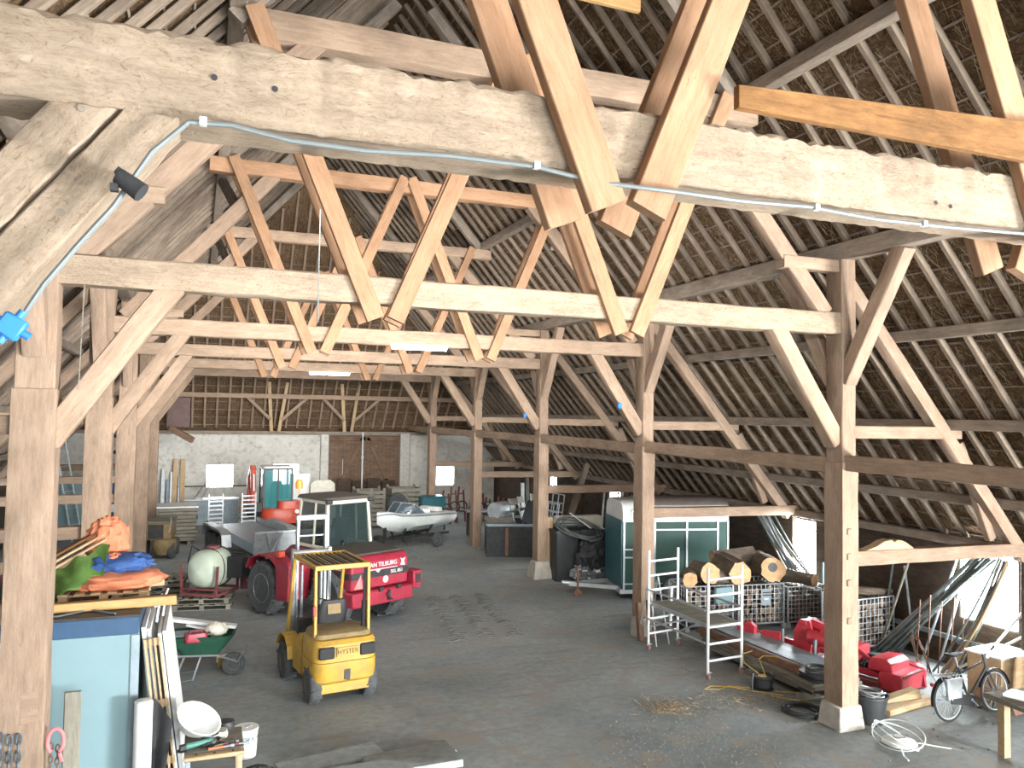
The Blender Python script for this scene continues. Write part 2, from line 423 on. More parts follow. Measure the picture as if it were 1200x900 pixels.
# ---- windows: frame + lit pane
MT['daylight'] = glow('daylight_pane', (.88, .96, 1.0), 70)
MT['daylight_left'] = glow('daylight_pane_left', (.88, .96, 1.0), 14)
MT['daylight2'] = glow('daylight_pane_end', (.92, .98, 1.0), 11)
wn = 0
def window(a, c, d, e, plane, pos, mat='daylight', bars=1):
    global wn; wn += 1
    def P(u, z, off=0): return (pos + off, u, z) if plane == 'x' else (u, pos + off, z)
    b = B(); t = .05
    for (p, q) in (((a, d), (a, e)), ((c, d), (c, e)), ((a, d), (c, d)), ((a, e), (c, e))):
        b.bar(P(*p), P(*q), t, .1, X if plane == 'x' else Yv)
    for k in range(bars):
        u = a + (c - a) * (k + 1) / (bars + 1); b.bar(P(u, d), P(u, e), .025, .04, X if plane == 'x' else Yv)
    o = b.obj('window_%d' % wn, 'greyboard', kind='structure')
    b = B(); b.box(P((a + c) / 2, (d + e) / 2, .03), (.01, c - a, e - d) if plane == 'x' else (c - a, .01, e - d)); b.obj('pane', mat, o)
for w in RW: window(*w, 'x', WR + .06, bars=0 if w[0] < 17 else 1)
for w in LWN: window(*w, 'x', WL - .06, 'daylight_left')
for w in EW: window(*w, 'y', YE + .12, 'daylight2')
# ---- barn door in the end wall
d = B(); d.box((7.25, YE + .1, 1.83), (3.3, .06, 3.66)); do = struct(d, 'door_1', 'door')
for n_, p, q, w in (('brace', (5.75, .55), (7.15, 3.55), .16), ('brace', (7.4, 3.55), (8.8, .55), .16), ('ledge', (5.65, 3.5), (8.85, 3.5), .2), ('ledge', (5.65, 1.55), (8.85, 1.55), .18), ('stile', (7.22, .1), (7.22, 3.6), .16)):
    timber(n_, (p[0], YE + .045, p[1]), (q[0], YE + .045, q[1]), .05, w, 'door', upv=Z if n_ != 'stile' else X, parent=do)
for i in range(18):
    b = B(); b.box((5.7 + i * .184, YE + .068, 1.83), (.012, .01, 3.6)); b.obj('plank_gap', 'dark', do)
b = B(); b.box((9.12, YE - .12, 1.88), (.46, .28, 3.76)); tag(b.obj('brick_pillar', 'brick', bevel=.02), 'pale whitewashed brick pillar at the right of the barn door', 'pillar')
b = B(); b.box((5.38, YE - .1, 1.88), (.34, .24, 3.76)); tag(b.obj('brick_pillar', 'plaster', bevel=.02), 'narrow pale plastered pillar at the left of the barn door', 'pillar')
timber('trim_1', (WL, YE - .1, 3.76), (WR, YE - .1, 3.76), .26, .14, 'grey_timber')['kind'] = 'structure'

# ---- timber frame
def footing(po, x, y, z1, w0, w1):
    b = B(); b.box((0, 0, z1 / 2), (w0, w0, z1), tp=(w1 / w0, w1 / w0)); return b.obj('concrete_footing', 'conc', po, bevel=.02, loc=(x, y, 0))
for k, y in enumerate(Y):
    nm = ORD[k]
    for side, x, dw in ((0, XR, .31), (1, XL, .42)):
        if k == 0 : continue
        s = 'right' if side == 0 else 'left'
        po = thing('oak_post', '%s oak post of the %s row%s' % (ORD[k - 1] if k < 5 else 'farthest', s, ', standing on a flared pale concrete footing' if (side == 0 and k in (1, 3)) else ', counted from the near end'), 'post', (x, y, 0), 0, 'oak posts of the %s row' % s)
        z0 = .35 if side == 0 and k in (1, 3) else 0
        timber('shaft', (0, 0, z0), (0, 0, 4.05 if side == 0 else 4.9), dw, .40, 'post', upv=Yv, wob=.012, parent=po)
        timber('upper_shaft', (0.0, 0, 4.05 if side == 0 else 4.9), (0, 0, 7.2), dw - .04, .35, 'post', upv=Yv, wob=.008, parent=po)
        if z0: footing(po, 0, 0, .36 if k == 1 else .5, .5 if k == 1 else .62, .42)
        if side == 0 and k == 1:
            for z in (1.65, 2.22, 2.62, 3.0):
                b = B(); b.box((-.03, -.19, z), (.09, .07, .1)); b.obj('peg', 'post', po, bevel=.01)
        # braces across the nave
        sg = -1 if side == 0 else 1
        timber('brace', (x + sg * .12, y, 4.35), (x + sg * 1.32, y, 6.12), .24, .26, 'old', '%s brace from the %s oak post row up to a tie beam' % (ORD[k - 1], s), 'brace', 'nave braces %s' % s, wob=.01)
        # longitudinal braces
        if k < 5 or True:
            for dy in (-1, 1):
                timber('brace', (x, y + dy * .12, 5.3), (x, y + dy * 1.22, 7.22), .22, .24, 'post', '%s-row long brace to the plate on the %s side of the %s post' % (s, 'near' if dy < 0 else 'far', ORD[k - 1]), 'brace', 'plate braces %s' % s, wob=.01)
    # tie beam, collar
    if k == 0:
        tb = timber('tie_beam', (XL - .2, y, 6.17), (XR + .2, y, 6.2), .36, .37, 'pale', 'massive pale tie beam across the top foreground with crumbly upper edge', 'beam', 'tie beams', seg=240, wob=.007, rough_top=.016, ch=.025)
        for px_, pz_ in ((.02, 6.18), (.28, 6.17), (4.35, 6.1), (4.48, 6.09), (2.42, 6.2)):
            b = B(); b.cyl((px_, y - .185, pz_), (px_, y - .16, pz_), .014, n=10); o = b.obj('peg_hole', 'dark', tb); o.matrix_parent_inverse = tb.matrix_basis.inverted()
        br = thing('brace', 'huge split brace under the nearest tie beam at upper left', 'brace', (-.3, y, 6.1))
        nrm = V((-.804, 0, .594)); dl = V((-.594, 0, -.804))
        for q_, w_ in ((.095, .19), (.305, .20)):
            a_ = V((-.13, y + .015, 5.97)) + nrm * q_ - dl * .12 * (1 if q_ < .2 else .62); o = timber('half_beam', a_ - V((-.3, y, 6.1)), a_ + dl * 2.2 - V((-.3, y, 6.1)), .33, w_, 'pale', wob=.008, seg=24, ch=.01, parent=br)
        for u, q_ in ((.62, .08), (.22, .3), (1.0, .33)):
            b = B(); p = V((-.13, y - .155, 5.97)) + nrm * q_ + dl * u - V((-.3, y, 6.1)); b.cyl(p, p + V((0, .03, 0)), .016, n=12); b.obj('peg', 'grey_timber', br)
        timber('oak_post', (XL - .05, y, 0), (XL - .05, y, 7.2), .4, .36, 'post', 'oak post under the left end of the nearest tie beam', 'post', upv=Yv, wob=.01)
    else:
        timber('tie_beam', (XL + .1, y, 6.2), (XR - .13, y, 6.2), .30, .33 if k == 1 else .3, 'pale' if k == 1 else 'old', '%s horizontal tie beam across the nave counted from the camera' % ORD[k], 'beam', 'tie beams', wob=.012, seg=30, ch=.02)
    ch, cmt = (.36, 'old') if k == 1 else (.27, 'new' if k == 2 else 'old')
    if k < 5:
        timber('collar_beam', (.6 if k == 1 else .05, y, 9.27), (7.65, y, 9.27), .26, ch, cmt, '%s upper collar beam high in the roof' % ORD[k], 'beam', 'collar beams', wob=.01, seg=20)
        for side in (0, 1):
            f = (lambda x: x) if side == 0 else mir
            timber('slanting_strut', (f(9.0), y, 6.35), (f(6.5), y, 9.2), .2, .26, 'post', '%s slanting roof strut of the %s side between tie and collar' % (ORD[k], 'right' if side == 0 else 'left'), 'strut', 'slanting struts', wob=.01)
            timber('wind_brace', (f(7.1), y + .1, 8.4), (f(7.43), y + 1.5, 9.42), .12, .2, 'grey_timber', '%s slanting wind brace under the upper purlin, %s' % (ORD[k], 'right' if side == 0 else 'left'), 'brace', 'wind braces')
        for sg in (-1, 1):
            timber('roof_strut', (XC + sg * 3.6, y, 9.3), (XC + sg * .35, y, 13.0), .18, .22, 'grey_timber', '%s high rafter strut above the collar, %s of the ridge' % (ORD[k], 'right' if sg > 0 else 'left'), 'strut', 'high struts')
    # zigzag of new planks clasping tie and collar
    if k < 5:
        for vi, xb in ((0, 2.08), (1, 5.50 if k == 0 else 5.45)):
            for sg in (-1, 1):
                for fb, off in ((0, -1), (1, 1)):
                    t = .08; yy = y + off * ((.18 if k == 0 else .15) + t / 2 + .002); w = .22 if k < 2 else .2
                    x0 = xb + sg * (.12 if fb == 0 else .16); zb = 5.80 if k == 0 else 5.84
                    timber('strut_plank', (x0, yy, zb), (xb + sg * 1.62, yy, 9.42), w, t, 'new',
                           'new softwood plank on %s tie beam, %s V, leaning %s, %s face' % (ORD[k], ('left', 'right')[vi], 'left' if sg < 0 else 'right', 'front' if fb == 0 else 'back'), 'plank', 'zigzag strut planks', upv=Yv, ch=.006)
        # aisle: stub, cross tie, principal rafter both sides
    if k:
        for side in (0, 1):
            f = (lambda x: x) if side == 0 else mir
            s = 'right' if side == 0 else 'left'
            timber('aisle_stub', (f(9.5), y, 4.52), (f(11.85), y, 4.52), .16, .2, 'post', '%s short aisle beam at eye height, %s aisle' % (ORD[k - 1], s), 'beam', 'aisle stubs', wob=.008)
            timber('aisle_tie', (f(9.5), y, 2.56), (f(13.62), y, 2.52), .22, .22, 'post', '%s low aisle tie beam from oak post to outer wall, %s aisle' % (ORD[k - 1], s), 'beam', 'aisle ties', wob=.012)
            timber('principal_rafter', (f(9.45), y + .0, 6.86), (f(13.35), y + .0, 2.36 + .02), .2, .22, 'post', '%s heavy principal rafter in the %s aisle' % (ORD[k - 1], s), 'rafter', 'principal rafters', wob=.01)
            timber('aisle_post', (f(13.5), y, 0), (f(13.5), y, 2.4), .16, .16, 'darkwood', '%s dark post against the outer wall of the %s aisle' % (ORD[k - 1], s), 'post', 'outer wall posts', upv=Yv)
            timber('aisle_strut', (f(12.75), y + .12, 2.7), (f(12.0), y + .12, 4.35), .12, .16, 'post', '%s slim strut crossing the principal rafter, %s aisle' % (ORD[k - 1], s), 'strut', 'aisle struts')
for k in (1, 2, 3):
    for side in (0, 1):
        f = (lambda x: x) if side == 0 else mir
        timber('plate_tie', (f(8.15), Y[k] - .02, 7.1), (f(9.2), Y[k] - .02, 7.1), .2, .19, 'old', '%s short beam tying the slanting strut to the %s plate' % (ORD[k - 1], 'right' if side == 0 else 'left'), 'beam', 'short plate ties', wob=.008)
b = B(); b.box((-.72, 33.95, 4.62), (.78, .05, 1.15)); b.box((-.72, 33.93, 4.3), (.8, .08, .12)); tag(b.obj('boarding', 'plumboard'), 'plum-brown boarding fixed high at the left of the far hip', 'boarding')
timber('beam_stub', (-1.0, 33.6, 4.0), (-.2, 33.2, 3.55), .2, .22, 'door', 'short brown beam stub sticking out below the plum-brown boarding', 'beam')
# saddle-shaped block lying on the nearest aisle tie
b = B(); b.prism([(9.78, 2.67), (10.78, 2.66), (10.62, 2.76), (10.52, 2.80), (10.42, 2.81), (10.36, 2.78), (10.3, 2.82), (10.15, 2.80), (10.0, 2.73)], 9.74, 9.92)
tag(b.obj('wooden_block', 'board', bevel=.01), 'pale hump-shaped wooden block lying on the nearest right aisle tie', 'block')
# plates and purlins
for side in (0, 1):
    f = (lambda x: x) if side == 0 else mir
    s = 'right' if side == 0 else 'left'
    timber('arcade_plate', (f(9.33), 1, 7.33), (f(9.33), 33.5, 7.33), .27, .26, 'grey_timber', 'long grey wall plate running on top of the %s post row' % s, 'beam', wob=.012, seg=40)
    for (nm, x, z, w, mt, y1) in (('upper roof purlin', 7.43, 9.5, .2, 'grey_timber', 32), ('top aisle purlin', 10.44, 6.05, .17, 'grey_timber', 35), ('middle aisle purlin', 11.65, 4.65, .18, 'grey_timber', 36.3), ('low aisle purlin', 12.8, 3.32, .17, 'bluegrey', 37.3), ('bottom aisle wall plate', 13.55, 2.45, .17, 'bluegrey', 37.4)):
        timber('purlin', (f(x), 1, z), (f(x), y1, z), w, w, 'grey_timber', '%s running lengthwise under the %s slope' % (nm, s), 'purlin', 'purlins', wob=.008, seg=40, upv=(-SL if side == 0 else SL, 0, 1) if False else Z)
    # rails between posts
    ys = [1.0] + [y for y in Y[1:]] + [37.3]
    if side == 0:
        for i in range(len(ys) - 1):
            a = ys[i] + (.17 if i else 0); c = ys[i + 1] - .17
            timber('rail', (9.33, a, 4.0), (9.33, c, 4.04), .18, .24, 'post', '%s waney-edged rail between right-row posts at head height' % ORD[i], 'rail', 'rails of the right post row', wob=.014)
# hip purlin and end-wall posts
timber('hip_purlin', (-4.2, 36.0, 5.36), (11.9, 36.0, 5.36), .18, .2, 'post', 'horizontal purlin across the hipped far end of the roof', 'purlin')
for i, x in enumerate((3.15, 6.25 + .1)):
    for dx, x2 in ((-.16, 0), (.16, 0)):
        timber('hip_post', (x + dx, 36.9, 3.85), (x + dx * 2.4 - .1 * i, 35.9, 6.0), .14, .14, 'board', '%s pale upright of the %s pair below the far hip' % ('left' if dx < 0 else 'right', ('left', 'right')[i]), 'strut', 'hip uprights', upv=Yv)
    for sg in (-1, 1):
        timber('hip_brace', (x + sg * .25, 36.55, 4.35), (x + sg * 1.25, 36.1, 5.3), .1, .13, 'post', '%s small brace of the %s pair under the far hip purlin' % ('left' if sg < 0 else 'right', ('left', 'right')[i]), 'brace', 'hip braces')
# common rafters
n = 0
rr = random.Random(3)
for side in (0, 1):
    f = (lambda x: x) if side == 0 else mir
    y = 1.8
    lab = 'weathered common rafter under the thatch of the %s roof slope' % ('right' if side == 0 else 'left')
    while y < 37.5:
        xu = max(XC + .1, y - 25.13 - XC + XC + .15) if y > 28.9 else XC + .1
        yy = y + rr.uniform(-.03, .03); c = .09
        xl = 13.85
        if xl - xu > .5:
            timber('rafter', (f(xl), yy, zr(xl) - c - .05), (f(xu), yy + rr.uniform(-.04, .04), zr(xu) - c - .05), .085 + rr.uniform(-.01, .015), .1, 'rafter', lab, 'rafter', 'common rafters %s' % ('right' if side == 0 else 'left'), wob=.006, seg=14)
        y += .49
i = 0
x = XC - 10.5
while x < XC + 10.6:
    u = abs(x - XC); yu = 25.13 + XC + u + .15
    if YH - yu > .4:
        timber('rafter', (x, YH - .15, zhip(YH - .15) - .12), (x, yu, zhip(yu) - .12), .09, .09, 'post', 'pale common rafter under the hipped far end of the roof', 'rafter', 'common rafters far end', seg=8, wob=.004, upv=Z)
    x += .49
# loose straw of the thatch, near right slope
b = B(); rs = random.Random(11)
def straw(cx, cy, n, xr, yr):
    for _ in range(n):
        x = rs.uniform(*xr); y = rs.uniform(*yr); z = zr(x) - .02 - abs(rs.gauss(0, .03))
        L = rs.uniform(.08, .3); a = rs.gauss(0, .55) if rs.random() < .75 else rs.uniform(-PI, PI)
        d = V((math.cos(a), math.sin(a), -SL * math.cos(a) + rs.gauss(0, .18))).normalized() * L / 2
        p = V((x, y, z)); w = V((0, .004, 0)) if abs(d.y) < .8 * L / 2 else V((.004, 0, 0)); h = V((0, 0, .005))
        b.add([p - d - w, p - d + w, p - d - h, p + d - w, p + d + w, p + d - h], [(0, 1, 4, 3), (1, 2, 5, 4), (2, 0, 3, 5)])
straw(0, 0, 9000, (9.6, 13.7), (5, 20)); straw(0, 0, 4000, (6, 9.6), (5, 16))
tag(b.obj('loose_straw', 'straw', smooth=False), 'loose straw ends hanging from the thatch of the right slope', 'straw')['kind'] = 'stuff'
# brown board lying on the nearest tie and spare planks by it
b = B(); b.prism([(2.70, 6.40), (5.6, 6.40), (5.6, 6.70), (2.70, 6.53)], 3.585, 3.635)
tag(b.obj('board', 'brown', bevel=.004), 'dark orange-brown board on edge above the nearest tie beam, upper right', 'board')
timber('collar_board', (1.2, 9.0, 10.1), (5.2, 9.0, 10.05), .08, .16, 'tan', 'thin orange batten high up behind the nearest tie beam', 'board')
# ================================================================ vehicles
def rring(cx, cy, w, d, r, z, n=4):
    pts = []
    for sx, sy, a0 in ((1, 1, 0), (-1, 1, 90), (-1, -1, 180), (1, -1, 270)):
        for i in range(n + 1):
            a = R(a0 + 90 * i / n); pts.append(V((cx + sx * (w / 2 - r) + r * math.cos(a), cy + sy * (d / 2 - r) + r * math.sin(a), z)))
    return pts
def wheel(par, c, r, w, hub, name='wheel', lugs=0, hubr=.55, axis=(1, 0, 0)):
    ax = V(axis).normalized(); c = V(c); b = B()
    b.lathe([(r * hubr, -w * .42), (r * .86, -w * .5), (r * .97, -w * .36), (r, -w * .15), (r, w * .15), (r * .97, w * .36), (r * .86, w * .5), (r * hubr, w * .42)], c, ax, 28)
    q = frame(ax, Z)
    for i in range(lugs):
        a = 2 * PI * i / lugs; e = q @ V((0, math.cos(a), math.sin(a))); t = q @ V((0, -math.sin(a), math.cos(a)))
        sg = 1 if i % 2 else -1
        b.bar(c + e * r * .99 + ax * sg * w * .02, c + e * r * .97 + ax * sg * w * .47 + t * r * .16, r * .07, r * .09, e)
    o = b.obj(name, 'tyre', par)
    h = B(); h.lathe([(r * hubr, -w * .40), (r * hubr * .93, -w * .44), (r * hubr * .8, -w * .25), (r * .2, -w * .22), (r * .16, -w * .36), (.002, -w * .36)], c, ax, 20)
    h.lathe([(r * hubr, w * .40), (r * hubr * .93, w * .44), (r * hubr * .8, w * .25), (r * .2, w * .22), (r * .16, w * .36), (.002, w * .36)], c, ax, 20)
    h.cyl(c - ax * w * .3, c + ax * w * .3, r * .18)
    for i in range(6):
        a = 2 * PI * i / 6; e = q @ V((0, math.cos(a), math.sin(a)))
        for s in (-1, 1): h.cyl(c + e * r * .3 + ax * s * w * .2, c + e * r * .3 + ax * s * w * .3, r * .035, n=6)
    h.obj('hub', hub, o); return o

def forklift(loc, rz):
    t = thing('forklift', 'yellow forklift truck with caged overhead guard, parked with its rear towards the viewer', 'forklift', loc, rz)
    b = B()
    b.loft([rring(0, -.50, .98, .76, .16, .33), rring(0, -.53, 1.06, .86, .2, .40), rring(0, -.53, 1.08, .9, .22, .62), rring(0, -.53, 1.08, .9, .22, .70)])
    b.obj('counterweight', 'yellow', t)
    b = B()
    b.loft([rring(0, -.52, 1.06, .88, .2, .705), rring(0, -.52, 1.05, .87, .2, .98), rring(0, -.50, 1.0, .80, .18, 1.04)])
    bp = b.obj('rear_panel', 'yellow', t)
    b = B(); b.loft([rring(0, -.46, .98, .72, .16, 1.03), rring(0, -.44, .92, .68, .14, 1.10), rring(0, -.40, .8, .56, .12, 1.13)]); b.obj('hood', 'yellow_dusty', t)
    for s in (-1, 1):
        b = B(); b.box((s * .34, -.955, .86), (.26, .06, .19)); b.obj('vent_opening', 'black', bp, bevel=.02)
    b = B(); b.box((0, -.968, .50), (.1, .03, .16)); b.box((0.02, -.975, .43), (.05, .02, .05)); b.obj('tow_pin_slot', 'dark', t)
    b = B(); b.box((0, -.985, .86), (.36, .012, .15)); pl = b.obj('name_plate', 'yellow', bp)
    text('HYSTER', .105, 'black', bp, (0, -.993, .865), (PI / 2, 0, 0), sx=.95)
    b = B(); b.prism([(-.9, .2), (.95, .2), (1.05, .45), (1.0, .62), (.55, .62), (.5, .42), (.15, .42), (.08, .78), (-.2, .95), (-.9, .7)], -.4, .4, 'x'); b.obj('chassis', 'yellow', t, bevel=.01)
    for s in (-1, 1):   # side sills and front mudguards
        b = B(); b.prism([(-.12, .32), (.38, .32), (.38, .70), (.02, .98), (-.12, .98)], s * .41, s * .52, 'x'); b.obj('side_panel', 'yellow', t, bevel=.01)
        b = B(); ring = []
        pts = [(.36, .45), (.42, .66), (.60, .78), (.80, .80), (1.0, .72), (1.14, .55)]
        for i in range(len(pts) - 1): b.bar((s * .49, pts[i][0], pts[i][1]), (s * .49, pts[i + 1][0], pts[i + 1][1]), .24, .02, X if False else Z)
        b.obj('mudguard', 'yellow', t)
        wheel(t, (s * .49, .78, .33), .33, .22, 'yellow_dusty', lugs=18)
        wheel(t, (s * .455, -.62, .29), .29, .2, 'yellow_dusty', lugs=16)
    b = B(); b.box((0, -.5, .27), (.8, .1, .12)); b.obj('steer_axle', 'dark', t)
    # seat
    b = B(); b.loft([rring(0, .08, .46, .44, .08, 1.08), rring(0, .08, .50, .48, .1, 1.16), rring(0, .08, .46, .44, .1, 1.2)]); b.loft([rring(0, -.10, .48, .10, .04, 1.14), rring(0, -.15, .50, .12, .05, 1.34), rring(0, -.18, .40, .10, .045, 1.52)])
    so = b.obj('seat', 'seat', t)
    b = B(); b.box((0, -.235, 1.38), (.22, .012, .16), M.Rotation(R(-10), 3, 'X')); b.obj('backrest_pad', 'yellow_dusty', so)
    b = B(); b.torus((0, .56, 1.28), .16, .014, V((0, -.5, .86))); b.cyl((0, .56, 1.28), (0, .72, .98), .02); b.bar((-.16, .56, 1.28), (.16, .56, 1.28), .02, .015); b.obj('steering_wheel', 'black', t)
    b = B(); b.box((0, .72, .82), (.7, .12, .45)); b.obj('dashboard', 'dark', t)
    # overhead guard
    g = B()
    for s in (-1, 1):
        g.bar((s * .45, -.66, 1.04), (s * .45, -.62, 2.16), .05, .07, Yv)
        g.bar((s * .46, .98, .72), (s * .45, .62, 2.16), .05, .08, Yv)
        g.bar((s * .45, -.66, 2.16), (s * .45, .66, 2.16), .05, .07)
    g.bar((-.47, -.64, 2.16), (.47, -.64, 2.16), .06, .08); g.bar((-.47, .64, 2.16), (.47, .64, 2.16), .06, .08)
    go = g.obj('overhead_guard', 'yellow', t, bevel=.008)
    for i in range(11):
        b = B(); x = -.40 + .08 * i; b.bar((x, -.62, 2.175), (x, .62, 2.175), .028, .03); b.obj('guard_bar', 'yellow_dusty' if i % 2 else 'dark', go)
    b = B(); b.box((-.47, -.67, 1.48), (.05, .05, .17)); b.obj('tail_lamp', 'redlens', go, bevel=.008)
    b = B(); b.tube([(.40, -.58, 1.05), (.40, -.58, 1.55)], .045, 10); b.tube([(.40, -.58, 1.5), (.41, -.60, 2.1)], .028, 8); b.obj('exhaust_pipe', 'black', t)
    # mast
    m = B()
    for s in (-1, 1):
        m.box((s * .33, 1.16, 1.15), (.07, .12, 2.1)); m.box((s * .26, 1.17, 1.52), (.05, .09, 2.56)); m.cyl((s * .18, 1.12, .3), (s * .18, 1.12, 1.9), .03)
    m.box((0, 1.16, 2.76), (.6, .08, .09)); m.box((0, 1.12, 2.12), (.7, .07, .11)); m.box((0, 1.16, .35), (.7, .08, .12)); m.box((0, 1.2, 2.42), (.55, .03, .03))
    mo = m.obj('mast', 'steel', t, bevel=.006)
    b = B(); b.box((0, 1.26, .55), (.9, .05, .1)); b.box((0, 1.26, .2), (.9, .05, .1)); b.box((-.3, 1.26, .38), (.05, .05, .4)); b.box((.3, 1.26, .38), (.05, .05, .4)); co = b.obj('fork_carriage', 'dark', t)
    for s in (-1, 1):
        b = B(); b.box((s * .25, 1.31, .35), (.1, .04, .6)); b.box((s * .25, 1.83, .07), (.1, 1.0, .035)); b.obj('fork', 'dark', co)
    return t
forklift((2.19, 14.1, 0), R(9))

def loader(loc, rz):
    t = thing('wheel_loader', 'large red self-propelled machine with cream framed cab behind the yellow forklift', 'loader', loc, rz)
    b = B()
    b.prism([(0, .86), (.0, 1.44), (.10, 1.56), (1.3, 1.64), (1.3, .86)], -.80, .80, 'x'); hd = b.obj('engine_hood', 'red', t, bevel=.04, seg=2)
    b = B(); b.box((0, .66, 1.62), (1.45, 1.0, .05), M.Rotation(R(3.5), 3, 'X')); b.obj('hood_top', 'darkroof', hd, bevel=.02)
    b = B(); b.box((0, -.004, 1.17), (1.61, .02, .14)); b.box((-.80, .6, 1.17), (.02, 1.1, .14)); b.obj('dark_stripe', 'dark', hd)
    text('VAN TILBURG', .135, 'white', hd, (.04, -.008, 1.36), (PI / 2, 0, 0), ext=.005)
    text('VAN TILBURG', .10, 'white', hd, (-.808, .55, 1.30), (PI / 2, 0, -PI / 2), ext=.003)
    b = B(); b.box((.04, -.008, 1.265), (.85, .012, .014)); b.prism([(-.16, 1.26), (.0, 1.26), (-.08, 1.19)], -.018, -.006); b.prism([(.56, 1.28), (.70, 1.27), (.66, 1.36), (.7, 1.44), (.62, 1.4), (.56, 1.45), (.6, 1.36)], -.014, -.004); b.obj('logo', 'white', hd)
    text('SKL 851', .105, 'white', hd, (.45, -.018, 1.17), (PI / 2, 0, 0), ext=.004)
    b = B(); b.lathe([(.001, 0), (.075, 0), (.075, .01), (.001, .01)], (.14, -.006, 1.02), -Yv, 16); b.obj('round_badge', 'white', hd)
    b = B(); b.prism([(-.74, .9), (-.5, .9), (-.55, 1.2)], -.02, -.004); b.obj('warning_triangle', 'pinktri', hd)
    b = B(); b.prism([(-.14, .52), (-.14, .84), (1.1, .86), (1.1, .52)], -.85, .85, 'x'); bm_ = b.obj('rear_bumper', 'red', t, bevel=.03)
    b = B(); b.box((.96, .02, .93), (.24, .34, .4)); b.obj('tool_box', 'red', bm_, bevel=.02)
    b = B(); b.box((.97, -.155, .95), (.13, .02, .2)); b.obj('lamp_recess', 'dark', bm_)
    b = B(); b.box((.12, -.16, .70), (.06, .05, .22)); b.tube([(.12, -.15, .78), (.05, -.2, .72), (.12, -.22, .64), (.19, -.2, .6)], .02, 6); b.obj('tow_hook', 'dark', bm_)
    for x in (-.15, .35):
        b = B(); b.cyl((x, -.15, .84), (x + .1, -.15, .86), .045, n=10); b.obj('bumper_lamp', 'scrap', bm_)
    b = B(); b.prism([(1.0, .5), (3.4, .5), (3.4, 1.05), (2.6, 1.55), (1.0, 1.6)], -.62, .62, 'x'); b.obj('chassis', 'plumred', t, bevel=.02)
    for s in (-1, 1):
        wheel(t, (s * .74, .75, .6), .6, .42, 'plumred', lugs=22, hubr=.5)
        wheel(t, (s * 1.16, 2.7, .62), .62, .36, 'steel', lugs=22, hubr=.56)
        b = B(); pts = [(1.95, 1.0), (2.05, 1.22), (2.35, 1.36), (2.8, 1.38), (3.2, 1.25), (3.35, 1.0)]
        for i in range(5): b.bar((s * 1.12, *pts[i]), (s * 1.12, *pts[i + 1]), .46, .03)
        b.prism([(1.55, .5), (1.98, .45), (2.06, 1.25), (1.6, 1.36), (1.5, 1.25)], s * .8, s * 1.36, 'x'); b.obj('mudguard', 'red', t, bevel=.01)
    b = B(); b.box((-1.2, 2.1, 1.46), (.16, .16, .14)); b.obj('side_lamp', 'orange_red', t, bevel=.02)
    # cab
    z0, z1, y0, y1, w = 1.62, 2.66, 1.2, 2.35, .61
    c = B()
    for s in (-1, 1):
        c.bar((s * w, y0 - .05, z0), (s * (w - .05), y0 + .04, z1), .07, .08, Yv); c.bar((s * w, y1, z0), (s * (w - .06), y1 - .1, z1), .06, .08, Yv)
        c.bar((s * w, (y0 + y1) / 2 - .1, z0), (s * (w - .05), (y0 + y1) / 2 - .1, z1), .05, .06, Yv)
        c.bar((s * w, y0, z0), (s * w, y1, z0), .06, .08); c.bar((s * (w - .05), y0, z1), (s * (w - .05), y1 - .1, z1), .07, .1)
    c.bar((-w, y0 - .05, z0), (w, y0 - .05, z0), .06, .08); c.bar((-w, y0 + .02, z1), (w, y0 + .02, z1), .09, .12); c.bar((-w, y1 - .1, z1), (w, y1 - .1, z1), .07, .1); c.bar((-w, y1, z0), (w, y1, z0), .06, .08)
    co = c.obj('cab_frame', 'cream', t, bevel=.012)
    r_ = B(); r_.loft([rring(0, (y0 + y1) / 2, 2 * w + .06, y1 - y0 + .12, .1, z1 + .03), rring(0, (y0 + y1) / 2, 2 * w + .02, y1 - y0 + .06, .12, z1 + .10), rring(0, (y0 + y1) / 2, 2 * w - .3, y1 - y0 - .3, .1, z1 + .13)]); r_.obj('cab_roof', 'darkroof', co)
    for nm, q in (('rear_window', [(-w + .03, y0 - .03, z0 + .03), (w - .03, y0 - .03, z0 + .03), (w - .07, y0 + .03, z1 - .05), (-w + .07, y0 + .03, z1 - .05)]),
                  ('side_window', [(-w, y0, z0), (-w, y1, z0), (-w + .05, y1 - .1, z1), (-w + .05, y0, z1)]), ('side_window', [(w, y0, z0), (w, y1, z0), (w - .05, y1 - .1, z1), (w - .05, y0, z1)]),
                  ('windscreen', [(-w, y1, z0), (w, y1, z0), (w - .06, y1 - .1, z1), (-w + .06, y1 - .1, z1)])):
        b = B(); n_ = (V(q[1]) - V(q[0])).cross(V(q[3]) - V(q[0])).normalized() * .004
        b.add([V(p) - n_ for p in q] + [V(p) + n_ for p in q], [(0, 1, 2, 3), (7, 6, 5, 4), (0, 4, 5, 1), (1, 5, 6, 2), (2, 6, 7, 3), (3, 7, 4, 0)]); b.obj(nm, 'glass', co)
    b = B(); b.loft([rring(0, 1.75, .5, .45, .08, 1.55), rring(0, 1.75, .52, .48, .08, 1.72)]); b.loft([rring(0, 1.55, .46, .12, .05, 1.66), rring(0, 1.48, .44, .12, .05, 2.25)]); b.obj('seat', 'seat', t)
    for s in (-1, 1):
        b = B(); b.box((s * (w - .02), y0 - .06, z1 + .01), (.16, .1, .1)); b.obj('work_lamp', 'dark', co, bevel=.02)
    b = B(); b.cyl((-.62, 2.3, z1 + .1), (-.62, 2.3, z1 + .26), .015); b.lathe([(.08, 0), (.085, .12), (.06, .2), (.002, .21)], (-.62, 2.3, z1 + .24)); b.obj('beacon_lamp', 'amber', co)
